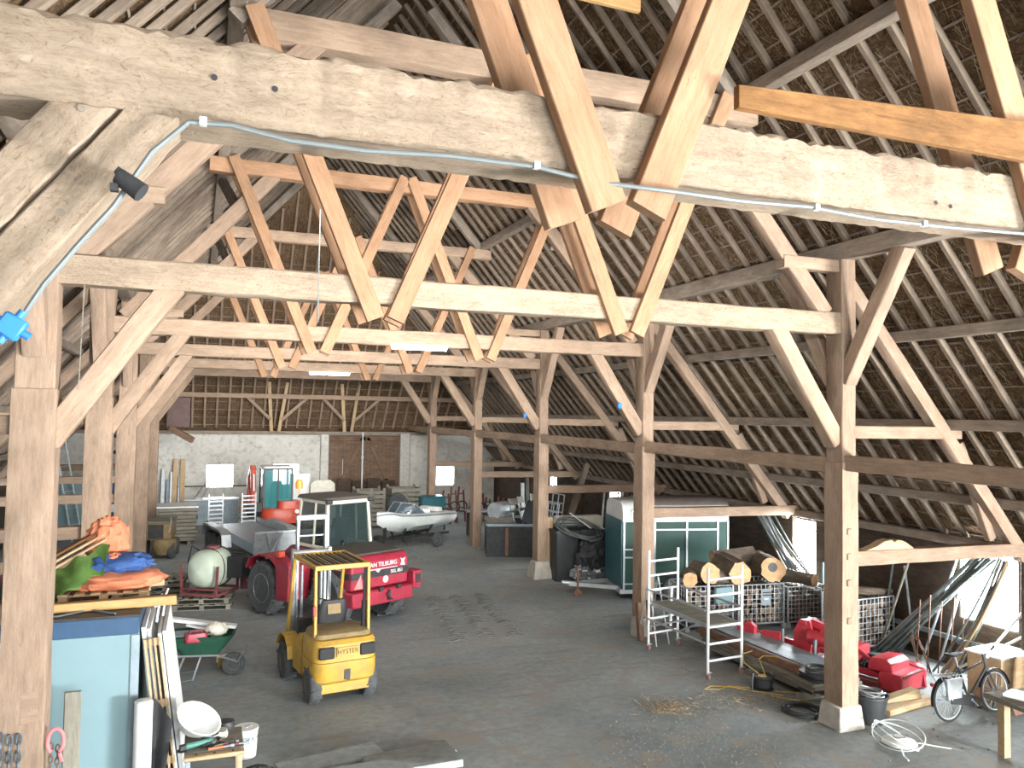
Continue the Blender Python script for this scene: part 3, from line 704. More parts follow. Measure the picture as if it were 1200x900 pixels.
    b = B(); b.tube([(-.2, 1.12, 1.58), (-.2, 1.12, 1.75), (-.2, 1.05, 1.78)], .03, 8); b.obj('filler_cap', 'black', hd)
    b = B(); b.box((0, 3.5, 1.0), (.5, .9, .35)); b.bar((-.4, 3.2, 1.2), (-.4, 4.4, .5), .12, .16); b.bar((.4, 3.2, 1.2), (.4, 4.4, .5), .12, .16); b.box((0, 4.45, .5), (1.6, .12, .5)); b.obj('front_linkage', 'plumred', t)
    return t
MT['pinktri'] = plain('faded_red', (.62, .20, .20), .6, var=.2)
loader((3.84, 17.72, 0), R(27))

def excavator(loc, rz):
    t = thing('mini_excavator', 'small red excavator with teal glass cab near the far white wall', 'excavator', loc, rz)
    for s in (-1, 1):
        b = B(); pr_ = []
        for cx, a0 in ((.62, -90), (-.62, 90)):
            pr_ += [(cx + .22 * math.cos(R(a0 + 18 * i)), .22 + .22 * math.sin(R(a0 + 18 * i))) for i in range(11)]
        b.prism(pr_, s * .48, s * .80, 'x'); b.obj('track', 'black', t)
    b = B(); b.box((0, 0, .3), (1.0, .9, .18)); b.box((0, .95, .25), (1.5, .08, .4)); b.obj('undercarriage', 'dark', t)
    b = B(); b.loft([rring(.05, -.1, 1.5, 1.7, .45, .5), rring(.05, -.1, 1.55, 1.75, .5, .62), rring(.05, -.1, 1.55, 1.75, .5, .95), rring(.05, -.1, 1.45, 1.65, .5, 1.05)]); b.obj('upper_body', 'orange_red', t)
    b = B(); b.loft([rring(.3, -.55, .85, .7, .2, 1.03), rring(.3, -.55, .8, .65, .2, 1.32)]); b.obj('engine_cover', 'orange_red', t)
    z0, z1 = 1.0, 2.52; c = B(); x0, x1, y0, y1 = -.62, .42, -.55, .65
    for x in (x0, x1):
        for y in (y0, y1): c.bar((x, y, z0), (x, y * .92, z1), .07, .07, Yv)
    for z in (z0, z1):
        c.bar((x0, y0, z), (x1, y0, z), .06, .07); c.bar((x0, y1 * .95, z), (x1, y1 * .95, z), .06, .07); c.bar((x0, y0, z), (x0, y1, z), .06, .07); c.bar((x1, y0, z), (x1, y1, z), .06, .07)
    c.bar((-.1, y0, z0), (-.1, y0, z1), .05, .05, Yv)
    co = c.obj('cab_frame', 'dark', t)
    b = B(); b.loft([rring(-.1, .03, 1.14, 1.3, .15, z1 + .03), rring(-.1, .03, 1.1, 1.24, .2, z1 + .1)]); b.obj('cab_roof', 'white', co)
    for q in (((x0 + x1) / 2, y0 + .01, 1.0, .01), ((x0 + x1) / 2, y1 * .94, 1.0, .01)):
        b = B(); b.box((q[0], q[1], 1.76), (q[2], q[3], 1.42)); b.obj('cab_window', 'exglass', co)
    for x in (x0, x1):
        b = B(); b.box((x, .03, 1.76), (.01, 1.1, 1.42)); b.obj('cab_window', 'exglass', co)
    b = B(); b.loft([rring(-.1, .0, .5, .5, .1, 1.05), rring(-.1, 0, .5, .5, .1, 1.3)]); b.loft([rring(-.1, -.18, .5, .14, .06, 1.25), rring(-.1, -.24, .46, .14, .06, 1.85), rring(-.1, -.25, .3, .12, .05, 2.05)]); b.obj('seat', 'seat', t)
    bo = B(); bo.bar((-.95, .9, .7), (-.9, 1.3, 2.2), .2, .26, X); bo.bar((-.9, 1.3, 2.15), (-.95, .2, 2.55), .18, .22, X); bo.bar((-.95, .2, 2.55), (-.98, -.45, 1.2), .16, .18, X); bo.box((-.9, .85, .7), (.3, .4, .35)); bo.obj('boom', 'orange_red', t, bevel=.03)
    b = B(); b.cyl((-.9, .9, 1.0), (-.9, .5, 2.2), .04); b.cyl((-.95, -.1, 2.3), (-.98, -.5, 1.7), .035); b.obj('hydraulic_ram', 'white', t)
    b = B(); b.prism([(-.2, 1.25), (-.62, 1.25), (-.75, .95), (-.6, .75), (-.3, .85)], -1.2, -.7, 'x'); b.obj('bucket', 'dark', t)
    b = B(); b.lathe([(.001, 0), (.08, 0), (.08, .04), (.001, .05)], (.55, -.98, .95), -Yv, 14); b.obj('round_lamp', 'white', t)
    return t
excavator((2.95, 32.3, 0), R(3))

def plant_trailer(loc, rz):
    """local +y = drawbar end (towards the viewer)"""
    t = thing('plant_trailer', 'low grey steel three-axle trailer with raised loading ramps', 'trailer', loc, rz)
    b = B(); b.box((0, 0, .60), (1.8, 6.1, .12)); b.box((0, 0, .52), (.3, 6.1, .14)); dk = b.obj('deck', 'steel', t)
    for s in (-1, 1):
        b = B(); b.box((s * .9, .0, .70), (.05, 6.1, .28)); b.obj('side_board', 'galv' if s < 0 else 'bluegrey', t)
        b = B(); b.prism([(-2.35, .42), (-2.2, .78), (-1.95, .90), (.25, .90), (.5, .78), (.65, .42), (.59, .42), (.46, .72), (.22, .84), (-1.93, .84), (-2.15, .72), (-2.29, .42)], s * .93, s * 1.22, 'x'); b.obj('mudguard', 'galv', t)
        for y in (-1.65, -.87, -.09): wheel(t, (s * 1.08, y, .34), .34, .2, 'galv', hubr=.62)
    b = B(); b.box((0, 3.05, .92), (1.85, .06, .5)); ho = b.obj('headboard', 'steel', t)
    b = B()
    for x in (-.45, .45): b.bar((x, 3.10, .70), (x + .15, 3.25, 1.15), .04, .04, Yv)
    b.bar((-.9, 3.10, 1.17), (.9, 3.10, 1.17), .05, .05); b.bar((.1, 3.11, 1.15), (.6, 3.65, .62), .05, .05); b.obj('stay', 'galv', ho)
    b = B(); b.bar((-.7, 2.95, .5), (0, 4.45, .5), .09, .12); b.bar((.7, 2.95, .5), (0, 4.45, .5), .09, .12); b.cyl((0, 4.35, .5), (0, 4.8, .52), .05); do = b.obj('drawbar', 'galv', t)
    b = B(); b.cyl((.12, 4.15, .15), (.12, 4.15, .9), .035); b.cyl((.07, 4.15, .14), (.17, 4.15, .14), .13, n=14); b.obj('jockey_wheel', 'black', do)
    for s in (-1, 1):
        r_ = B()
        for x in (-.24, .24): r_.box((s * .58 + x, -3.07, 1.18), (.05, .06, 1.1))
        for i in range(7): r_.box((s * .58, -3.07, .72 + i * .15), (.46, .05, .05))
        r_.obj('loading_ramp', 'galv', t)
    return t
plant_trailer((1.85, 27.7, 0), R(192))

def motor_boat(loc, rz):
    """bow at local -x"""
    t = thing('motor_boat', 'small white speedboat with tinted windscreen resting on its trailer', 'boat', loc, rz)
    rings = []; L = 3.9
    for i in range(15):
        u = i / 14; x = -L / 2 + L * u
        hw = .78 * min(1, (1 - (1 - min(u / .55, 1)) ** 2.2)) + .015; sh = 1.36 - .16 * u + (.06 if u < .2 else 0); keel = .62 + .42 * max(0, 1 - u / .38) ** 2
        ch = keel + (.26 if u > .1 else .2) * (1 if u > .25 else .7); cw = hw * (.86 if u > .3 else .7)
        if ch > sh - .05: ch = sh - .05
        rings.append([V((x, 0, keel)), V((x, cw, ch)), V((x, hw, (ch + sh) / 2)), V((x, hw, sh)), V((x, hw * .9, sh + .03)), V((x, -hw * .9, sh + .03)), V((x, -hw, sh)), V((x, -hw, (ch + sh) / 2)), V((x, -cw, ch))])
    b = B(); b.loft(rings); ho = b.obj('hull', 'boat', t)
    b = B(); b.tube([V((-L / 2 - .01, 0, 1.32))] + [rings[i][3] + V((0, .02, -.03)) for i in range(1, 15)], .025, 6); b.tube([V((-L / 2 - .01, 0, 1.32))] + [rings[i][6] + V((0, -.02, -.03)) for i in range(1, 15)], .025, 6); b.obj('rubbing_strake', 'steel', ho)
    b = B(); b.loft([rring(.55, 0, 1.9, 1.1, .2, 1.255), rring(.55, 0, 1.95, 1.15, .2, 1.285)]); b.obj('cockpit_floor', 'boatdeck', ho)
    f = B(); pts = [(-.75, -.62, 1.30), (-.95, 0, 1.32), (-.75, .62, 1.30)]; top = [(-.42, -.56, 1.68), (-.58, 0, 1.70), (-.42, .56, 1.68)]; bk = [(.15, -.66, 1.27), (.15, .66, 1.27)]
    for p, q in zip(pts, top): f.bar(p, q, .03, .03, X)
    for q in (top, pts): f.bar(q[0], q[1], .03, .03); f.bar(q[1], q[2], .03, .03)
    f.bar(top[0], bk[0], .03, .03); f.bar(top[2], bk[1], .03, .03); fo = f.obj('windscreen_frame', 'galv', t)
    def pane(q):
        b = B(); n_ = (V(q[1]) - V(q[0])).cross(V(q[2]) - V(q[0])).normalized() * .004; k = len(q)
        b.add([V(p) - n_ for p in q] + [V(p) + n_ for p in q], [tuple(range(k)), tuple(range(k, 2 * k))[::-1]] + [(i, (i + 1) % k, k + (i + 1) % k, k + i) for i in range(k)]); b.obj('windscreen_pane', 'windshield', fo)
    pane([pts[0], pts[1], top[1], top[0]]); pane([pts[1], pts[2], top[2], top[1]]); pane([pts[0], top[0], bk[0]]); pane([pts[2], top[2], bk[1]])
    b = B(); b.box((1.2, 0, 1.34), (.35, 1.0, .18)); b.box((.35, .35, 1.36), (.4, .4, .2)); b.box((.35, -.35, 1.36), (.4, .4, .2)); b.obj('seat', 'white', t, bevel=.04)
    b = B(); b.box((L / 2 + .15, 0, 1.05), (.25, .3, .55)); b.box((L / 2 + .15, 0, .62), (.12, .08, .4)); b.obj('outboard_motor', 'dark', t, bevel=.05)
    return t
def boat_trailer(loc, rz):
    t = thing('boat_trailer', 'dark boat trailer with small wheels under the white speedboat', 'trailer', loc, rz)
    b = B()
    for s in (-1, 1):
        b.bar((-1.2, s * .15, .42), (1.7, s * .55, .42), .07, .09); b.bar((.6, s * .3, .45), (.6, s * .62, .82), .06, .06, X); b.bar((-.8, s * .2, .45), (-.8, s * .45, .78), .06, .06, X)
    b.bar((-2.6, 0, .42), (-1.1, 0, .42), .09, .1); b.bar((.6, -.75, .4), (.6, .75, .4), .07, .07); b.bar((-.8, -.35, .42), (-.8, .35, .42), .07, .07); b.box((-1.5, 0, .72), (.1, .1, .6)); b.obj('chassis', 'dark', t)
    for s in (-1, 1): wheel(t, (.7, s * .82, .27), .27, .16, 'steel', axis=(0, 1, 0))
    b = B(); b.cyl((-2.2, .1, .1), (-2.2, .1, .75), .03); b.cyl((-2.2, .06, .1), (-2.2, .14, .1), .1, n=12, ); b.obj('jockey_wheel', 'black', t)
    b = B(); b.box((-1.6, .2, .3), (.3, .4, .5)); b.obj('winch_box', 'black', t, bevel=.03)
    return t
for o_ in (motor_boat((7.1, 27.9, -.02), R(34)), boat_trailer((7.1, 27.9, 0), R(34))): o_.scale = (.88, .88, .95)

def horse_trailer(loc, rz):
    t = thing('horse_trailer', 'dark green livestock trailer with white upper band behind the scaffold tower', 'trailer', loc, rz)
    L, W = 2.85, 1.6
    b = B(); b.box((0, 0, 1.17), (L, W, 1.74)); bo = b.obj('lower_body', 'green', t, bevel=.03)
    # rounded white top with brown-grey roof skin
    sec = [(-W / 2, 2.02), (-W / 2, 2.2), (-W / 2 + .07, 2.4), (-W / 2 + .25, 2.52), (W / 2 - .25, 2.52), (W / 2 - .07, 2.4), (W / 2, 2.2), (W / 2, 2.02)]
    b = B(); b.prism(sec, -L / 2, L / 2, 'x'); b.obj('upper_body', 'white', t)
    sec = [(-W / 2 - .01, 2.21), (-W / 2 + .05, 2.44), (-W / 2 + .24, 2.57), (W / 2 - .24, 2.57), (W / 2 - .05, 2.44), (W / 2 + .01, 2.21), (W / 2 - .1, 2.35), (W / 2 - .28, 2.5), (-W / 2 + .28, 2.5), (-W / 2 + .1, 2.35)]
    b = B(); b.prism(sec, -L / 2 + .62, L / 2 + .02, 'x'); b.obj('roof_skin', 'roofgrey', t)
    b = B(); b.box((-L / 2 - .012, 0, 1.2), (.03, W - .05, 1.7)); b.obj('nose_panel', 'teal', t)
    st = []
    for x in (-L / 2 + .03, -.62, -.58, .28, 1.12, L / 2 - .03):
        b = B(); b.box((x, -W / 2 - .012, 1.17), (.045, .03, 1.76)); b.obj('aluminium_strip', 'galv', bo)
    for z, x0, x1 in ((1.82, -.55, 1.1), (1.32, -1.4, -.62), (1.12, -1.4, -.62), (.45, -1.4, 1.4)):
        b = B(); b.box(((x0 + x1) / 2, -W / 2 - .014, z), (x1 - x0, .025, .035)); b.obj('trim_strip', 'galv', bo)
    b = B(); b.loft([[V((-1.02 + .2 * p[0], -W / 2 + .03 * 0 - .012 - (.02 if k else 0), 2.2 + .13 * p[1])) for p in [(-1, -.7), (-.7, -1), (.7, -1), (1, -.7), (1, .7), (.7, 1), (-.7, 1), (-1, .7)]] for k in (0, 1)]); wo = b.obj('window_frame', 'galv', t)
    b = B(); b.box((-1.02, -W / 2 - .036, 2.2), (.32, .01, .2)); b.obj('window_pane', 'windshield', wo)
    b = B(); b.box((0, 0, .25), (L + .1, W - .1, .12)); b.obj('chassis', 'galv', t)
    b = B(); b.bar((-L / 2, -.5, .3), (-L / 2 - 1.2, 0, .32), .08, .1); b.bar((-L / 2, .5, .3), (-L / 2 - 1.2, 0, .32), .08, .1); b.cyl((-L / 2 - 1.1, 0, .33), (-L / 2 - 1.4, 0, .36), .05); do = b.obj('drawbar', 'galv', t)
    b = B(); b.cyl((-L / 2 - 1.0, -.12, .05), (-L / 2 - 1.0, -.12, .8), .03); b.cyl((-L / 2 - 1.0, -.16, .1), (-L / 2 - 1.0, -.08, .1), .1, n=12); b.obj('jockey_wheel', 'rust', do)
    for s in (-1, 1):
        for x in (-.1, .65): wheel(t, (x, s * (W / 2 - .02), .31), .31, .18, 'galv', axis=(0, 1, 0))
        b = B(); b.box((.27, s * (W / 2), .66), (1.5, .2, .05)); b.obj('mudguard', 'black', t)
    return t
horse_trailer((11.73, 18.63, 0), R(-12.5))

def yellow_truck(loc, rz):
    t = thing('tow_tractor', 'small dusty yellow industrial tractor half hidden behind the left posts', 'tractor', loc, rz)
    b = B(); b.box((0, 0, 1.0), (1.0, 1.3, .62)); b.obj('body', 'yellow_dusty', t, bevel=.04)
    b = B(); b.box((.0, -.66, 1.0), (.5, .02, .5)); b.obj('grille', 'dark', t)
    b = B(); b.box((-.4, -.66, 1.05), (.22, .04, .55)); b.obj('pale_panel', 'cream', t)
    b = B(); b.box((0, 0, 1.33), (1.05, 1.35, .05)); b.obj('lid', 'greyboard', t)
    b = B(); b.tube([(.42, -.62, .9), (.5, -.7, 1.35), (.42, -.2, 1.42)], .025); b.obj('guard_rail', 'galv', t)
    b = B(); b.lathe([(.28, .15), (.38, .3), (.42, .5), (.38, .7)], (.25, -.35, 0), Z); b.obj('counterweight', 'yellow_dusty', t)
    for s in (-1, 1):
        for y in (-.4, .5): wheel(t, (s * .5, y, .32), .32, .24, 'yellow_dusty')
    return t
yellow_truck((-1.1, 28.2, 0), R(-6)).scale = (.9, .9, .88)
# ================================================================ left side and middle
from mathutils import noise as NZ
def blob(c, d, seed, amp=.25, n=36, m=22, freq=2.2, flat=0):
    """crumpled cloth heap"""
    b = B(); c = V(c); rings = []
    for i in range(m + 1):
        t = PI * i / m; rr = max(math.sin(t), 1e-3); ring = []
        for j in range(n):
            u = V((rr * math.cos(2 * PI * j / n), rr * math.sin(2 * PI * j / n), -math.cos(t)))
            k = 1 + amp * (1 - 2 * abs(NZ.noise(V((u.x * freq, u.y * freq, u.z * freq * .45)) + V((seed, 0, 0))))) + amp * .5 * NZ.noise(u * freq * 2.3 + V((0, seed, 0)))
            p = V((u.x * d[0] * k, u.y * d[1] * k, u.z * d[2] * k))
            if p.z < -flat * d[2] and flat: p.z = -flat * d[2]
            ring.append(c + p)
        rings.append(ring)
    b.loft(rings); return b
# site cabin / cabinet
t = thing('site_cabinet', 'tall light blue cabinet with navy top band behind the nearest left post', 'cabinet', (-1.75, 11.7, 0))
b = B(); b.box((0, 0, 1.03), (2.3, 2.4, 2.06)); b.obj('body', 'lightblue', t, bevel=.015)
b = B(); b.box((0, 0, 2.16), (2.32, 2.42, .20)); b.obj('top_band', 'navy', t, bevel=.01)
b = B(); b.box((0, 0, 2.275), (2.34, 2.44, .03)); b.obj('roof', 'dark', t)
b = B(); b.box((1.13, -1.21, 1.03), (.09, .02, 2.04)); b.obj('corner_strip', 'bluegrey', t)
b = B(); b.tube([(-.9, -1.0, 2.3), (-.2, -1.05, 2.31), (.3, -1.1, 2.30), (.6, -.9, 2.31), (.9, -1.15, 2.3)], .012); b.tube([(.0, -1.0, 2.3), (.4, -.8, 2.33), (.5, -.75, 2.4)], .01)
tag(b.obj('cable', 'cable', loc=(-1.75, 11.7, 0)), 'thin grey cable lying along the cabinet roof edge', 'cable')
zc = 2.29
timber('plank', (-2.75, 10.72, zc + .06), (-.2, 10.9, zc + .06), .14, .11, 'tan', 'long brown plank lying across the front of the cabinet roof', 'plank')
timber('plank', (-1.3, 12.05, zc + .05), (-.38, 12.1, zc + .05), .12, .09, 'board', 'pale plank end poking out behind the pallet on the cabinet', 'plank')
timber('plank', (-.9, 11.15, zc + .05), (-.9, 11.15 + .9, zc + .05), .1, .09, 'greyboard', 'short grey bearer under the pallet on the cabinet', 'plank')
def pallet(label, loc, rz=0, w=1.1, d=.9, mat='board', group=None):
    t = thing('pallet', label, 'pallet', loc, rz, group)
    for i in range(3):
        for j in range(3):
            b = B(); b.box((-w / 2 + .06 + i * (w - .12) / 2, -d / 2 + .06 + j * (d - .12) / 2, .055), (.1, .1, .085)); b.obj('block', mat, t)
    for j in range(3):
        b = B(); b.box((0, -d / 2 + .06 + j * (d - .12) / 2, .006), (w, .1, .012)); b.obj('bottom_board', mat, t)
        b = B(); b.box((0, -d / 2 + .06 + j * (d - .12) / 2, .105), (w, .1, .016)); b.obj('stringer_board', mat, t)
    for i in range(6):
        b = B(); b.box((-w / 2 + .06 + i * (w - .12) / 5, 0, .122), (.11, d, .018)); b.obj('deck_board', mat, t)
    return t
pallet('small raw wooden pallet on the cabinet roof under orange tarpaulin', (-1.04, 11.55, zc), 0, 1.02, .75)
zp = zc + .132
tag(blob((-.98, 11.55, zp + .10), (.55, .38, .12), 3, .2, freq=2.0, flat=.85).obj('tarpaulin', 'orange'), 'flat bundle of orange tarpaulin lying on the small pallet', 'tarpaulin')
tag(blob((-.92, 11.6, zp + .29), (.36, .28, .12), 9, .26, freq=2.4, flat=.8).obj('tarpaulin', 'bcloth'), 'crumpled blue tarpaulin on top of the orange bundle', 'tarpaulin')
tag(blob((-1.07, 11.78, zp + .55), (.22, .18, .25), 14, .3, freq=2.4).obj('tarpaulin', 'orange'), 'tall crumpled orange tarpaulin heap behind the blue one', 'tarpaulin')
tag(blob((-.96, 11.5, zp + .38), (.1, .08, .05), 17, .3).obj('rag', 'orange'), 'small orange rag on the crumpled blue tarpaulin', 'rag')
b = B(); b.sheet(lambda u, v: (-1.78 + .72 * u + .05 * v, 11.22 + .25 * v + .04 * math.sin(u * 9), zp + .18 + .46 * u * (1 - .15 * u) - .34 * (1 - v) + .03 * math.sin(u * 17 + v * 6)), 24, 12, .02)
tag(b.obj('tarpaulin', 'gcloth'), 'green tarpaulin hanging from leaning boards beside the orange bundle', 'tarpaulin')
for i, (dx, dz) in enumerate(((0, 0), (-.03, .055), (-.05, .11))):
    timber('board', (-1.92 + dx, 11.5 + .06 * i, zc + .25 + dz), (-1.08 + dx, 11.62 + .06 * i, zc + .74 + dz), .2, .03, 'board' if i < 2 else 'brown', '%s board of the three leaning over the green tarpaulin' % ('lowest', 'middle', 'topmost')[i], 'board', 'boards over the green tarpaulin')
tag(blob((-1.82, 11.25, zc + .20), (.16, .16, .20), 21, .3).obj('cloth_bundle', 'plumred'), 'dark red cloth bundle beside the green tarpaulin', 'cloth')
# leaning white panels, slatted frame, roll and black sheet
def lean(name, x0, x1, y0, y1, th, z, mat, label, cat, group=None):
    b = B(); b.add([(x0, y0, 0), (x0 + th, y0, 0), (x0 + th, y1, 0), (x0, y1, 0), (x1, y0, z), (x1 + th, y0, z), (x1 + th, y1, z), (x1, y1, z)], [(3, 2, 1, 0), (4, 5, 6, 7), (0, 1, 5, 4), (1, 2, 6, 5), (2, 3, 7, 6), (3, 0, 4, 7)])
    return tag(b.obj(name, mat, bevel=.006), label, cat, group)
lean('door_panel', -.34, -.585, 10.82, 11.9, .055, 2.05, 'white', 'white door panel leaning on the cabinet, nearest to it', 'panel', 'white panels')
lean('door_panel', -.27, -.52, 10.85, 12.0, .045, 2.02, 'whitemetal', 'white door panel leaning second from the cabinet, left of the slats', 'panel', 'white panels')
lean('door_panel', -.06, -.345, 10.78, 12.35, .05, 2.0, 'white', 'outermost white door panel leaning right of the slatted frame', 'panel', 'white panels')
lean('door_panel', -.115, -.395, 10.74, 12.2, .04, 1.98, 'whitemetal', 'white door panel leaning between slatted frame and outermost panel', 'panel', 'white panels')
t = thing('slatted_frame', 'narrow slatted wooden frame standing between the white door panels', 'frame', (-.19, 10.72, 0)); t.rotation_euler = (0, -.135, 0)
for i in range(4):
    b = B(); b.box((-.085 + .055 * i, 0, .98), (.022, .03, 1.95)); b.obj('slat', 'board', t)
for z in (.45, 1.15, 1.9):
    b = B(); b.box((0, .02, z), (.2, .02, .09)); b.obj('cross_bar', 'board', t)
b = B(); b.lathe([(.03, 0), (.1, 0), (.1, 1.34), (.03, 1.34)], (-.5, 10.28, 0)); b.lathe([(.06, 0), (.085, 0), (.085, 1.35), (.05, 1.36)], (-.5, 10.28, 0))
tag(b.obj('roll', 'white'), 'white roll of sheeting standing in front of the door panels', 'roll')
b = B(); b.sheet(lambda u, v: (-.40 + .22 * v * (1 - .55 * u), 10.32 + .1 * u + .03 * math.sin(6 * v), 1.36 - 1.0 * u - .30 * v + .02 * math.sin(9 * u)), 14, 8, .008)
tag(b.obj('rubber_sheet', 'black'), 'black rubber sheet corner hanging behind the white roll', 'sheet')
for i, (x, y) in enumerate(((-.42, 11.0), (-.36, 11.3))):
    b = B(); b.tube([(x, y, 2.06), (x + .03, y, 2.34), (x + .05, y + .1, 2.38)], .014); b.tube([(x - .03, y, 2.25), (x + .08, y, 2.28)], .012)
    tag(b.obj('hook', 'white'), '%s white metal hook rising above the leaning panels' % ('front', 'rear')[i], 'hook')
# chains on the left post
def chain(label, x, y, z0, z1, r, mat, strands=2):
    b = B(); n = int((z1 - z0) / (r * 2.6))
    for s in range(strands):
        for i in range(n):
            z = z1 - i * r * 2.6 - (r if s else 0); ax = X if i % 2 else Yv; pts = []
            for k in range(12):
                a = 2 * PI * k / 12; u = math.cos(a) * r * .75; w_ = math.sin(a) * r * 1.6
                pts.append(V((x + s * r * 2.4, y, z)) + (V((0, u, w_)) if i % 2 else V((u, 0, w_))))
            b.tube(pts, r * .3, 6, True)
    return tag(b.obj('chain', mat), label, 'chain')
chain('blue-grey steel chain hanging on the front of the nearest left post', -1.79, 9.60, .05, 1.34, .034, 'chain', 3)
chain('dark rusty chain hanging from the pink ring by the left post', -1.35, 9.72, .05, 1.15, .026, 'rust', 2)
b = B(); b.tube([V((-1.30 + .075 * math.cos(a), 9.66, 1.22 + .13 * math.sin(a) * (1 if math.sin(a) > 0 else .95))) for a in [R(-60 + 300 * i / 24) for i in range(25)]], .02, 8); b.tube([(-1.26, 9.66, 1.1), (-1.24, 9.68, 1.0)], .02)
tag(b.obj('lifting_ring', 'pinktri'), 'pale pink steel lifting ring hung beside the left post', 'ring')
timber('plank', (-1.22, 10.2, 0), (-1.22, 10.2, 1.55), .17, .04, 'greyboard', 'grey plank standing upright between left post and blue cabinet', 'plank', upv=Yv)
b2 = B(); b2.box((-1.55, 9.635, 1.6), (.17, .03, .34)); tag(b2.obj('patch_block', 'post', bevel=.01), 'small wooden patch block nailed on the nearest left post', 'block')
# folding workbench with tools
t = thing('workbench', 'folding workbench with pale wooden jaws at the bottom left', 'workbench', (.28, 10.35, 0))
b = B(); b.box((0, -.33, .72), (.66, .1, .05)); f_ = b.obj('front_jaw', 'board', t, bevel=.01)
for x in (-.2, 0, .2):
    b = B(); b.cyl((x, -.33, .745), (x, -.33, .755), .012, n=10); b.obj('dog_hole', 'dark', f_)
b = B(); b.box((0, .08, .72), (.66, .66, .05)); b.obj('rear_jaw', 'greyboard', t, bevel=.01)
for sx in (-1, 1):
    for sy in (-1, 1):
        b = B(); b.bar((sx * .28, sy * .3, .70), (sx * .30, sy * .36, 0), .045, .045, X); b.obj('leg', 'bluegrey' if sx < 0 else 'board', t)
b = B(); b.box((0, -.3, .2), (.56, .04, .06)); b.box((0, .3, .2), (.56, .04, .06)); b.obj('stretcher', 'steel', t)
zt = .747
b = B(); rg = []
for (k0, sg) in ((0, 0), (.015, 1)):
    for i in (range(7) if sg == 0 else range(6, -1, -1)):
        u = i / 6; rr = .09 + .15 * u ** .7 - k0
        rg.append([V((rr * math.cos(a) * 1.15, rr * math.sin(a) * .85, .27 * u + (k0 if i == 0 else 0))) for a in [2 * PI * k / 26 for k in range(26)]])
b.loft(rg); o = b.obj('basin', 'white', loc=(.0, 10.50, zt + .12), rot=(R(38), R(30), 0)); tag(o, 'white plastic hood-shaped basin tipped on the back of the workbench', 'basin')
b = B(); b.loft([rring(.30, 10.52, .26, .2, .04, zt), rring(.30, 10.52, .28, .22, .06, zt + .04), rring(.30, 10.52, .24, .18, .05, zt + .07)]); tag(b.obj('cushion', 'cream'), 'square pale sponge pad beside the white basin on the workbench', 'pad')
b = B(); b.lathe([(.001, 0), (.10, 0), (.11, .05), (.10, .10), (.03, .12), (.001, .12)], (.42, 10.72, zt)); tag(b.obj('sander', 'dark'), 'dark round tool at the far corner of the workbench', 'tool')
t = thing('angle_grinder', 'green angle grinder lying on the workbench', 'grinder', (.06, 10.22, zt + .045), R(18))
b = B(); b.cyl((-.1, 0, 0), (.14, 0, .005), .036, .03, 12); b.cyl((.14, 0, .005), (.2, 0, 0), .03, .04, 12); b.obj('body', 'greentool', t)
b = B(); b.lathe([(.001, -.02), (.06, -.02), (.06, -.012), (.001, -.012)], (-.14, 0, -.02)); b.box((-.13, 0, 0), (.07, .06, .05)); b.obj('head', 'dark', t)
tl = [('screwdriver', 'orange', 'orange handled screwdriver at the front of the workbench', (.35, 10.12, zt), 8), ('hammer', 'board', 'wooden handled hammer among tools on the workbench', (.40, 10.2, zt), 25), ('pliers', 'dark', 'dark pliers lying beside the hammer', (.28, 10.24, zt), 60), ('spanner', 'steel', 'steel spanner lying across the tool heap', (.36, 10.3, zt), -30), ('chisel', 'plumred', 'dark red handled chisel near the bucket side of the workbench', (.52, 10.16, zt), 4)]
for nm, mt, lb, loc, a in tl:
    t = thing(nm, lb, 'tool', loc, R(a))
    b = B(); b.cyl((-.14, 0, .018), (.03, 0, .018), .016, .013, 8); b.obj('handle', mt, t)
    b = B(); b.box((.09, 0, .018), (.12, .022, .018)); b.box((.13, 0, .02), (.04, .09 if nm == 'hammer' else .035, .03)); b.obj('head', 'steel', t)
for i in range(7):
    b = B(); b.box((.18 + .05 * (i % 4), 10.22 + .06 * (i // 3) + .02 * (i % 3), zt + .022 + .012 * i), (.10, .04, .03), M.Rotation(R(37 * i), 3, 'Z')); tag(b.obj('tool_part', ('dark', 'scrap', 'steel')[i % 3], bevel=.006), 'small dark metal tool part in the heap on the workbench', 'tool part', 'tool heap on the workbench')
t = thing('bucket', 'white paint bucket with grey lid on the floor beside the workbench', 'bucket', (.72, 11.65, 0))
b = B(); b.lathe([(.125, 0), (.14, .01), (.155, .36), (.165, .37), (.165, .40), (.15, .40)]); b.obj('body', 'white', t)
b = B(); b.lathe([(.001, .385), (.148, .385), (.148, .392), (.001, .395)]); b.box((.03, 0, .4), (.1, .03, .02), M.Rotation(R(30), 3, 'Z')); b.obj('lid', 'steel', t)
b = B(); b.box((-.03, -.152, .29), (.16, .012, .03)); b.box((.08, -.138, .28), (.03, .02, .04)); b.obj('label_mark', 'bluegrey', t)
b = B(); b.tube([V((.158 * math.cos(a), -.158 * abs(math.sin(a)) * .9 - .01, .34 - .12 * abs(math.sin(a)))) for a in [PI * i / 14 for i in range(15)]], .005); b.obj('handle', 'steel', t)
tag(blob((.82, 10.95, .06), (.16, .09, .07), 31, .4).obj('glove_pair', 'black'), 'black work gloves dropped on the floor near the workbench', 'gloves')
for i, (x0, y0, x1, y1, z) in enumerate(((1.1, 10.95, 2.45, 11.25, .03), (2.2, 10.8, 3.42, 10.98, .03), (1.3, 10.45, 3.4, 10.55, .06))):
    timber('slab', (x0, y0, z), (x1, y1, z), .42, .06 if i < 2 else .1, 'slab', '%s pale rough slab on the floor at the bottom edge' % ('left', 'right', 'front')[i], 'slab', 'rough slabs', wob=.01)
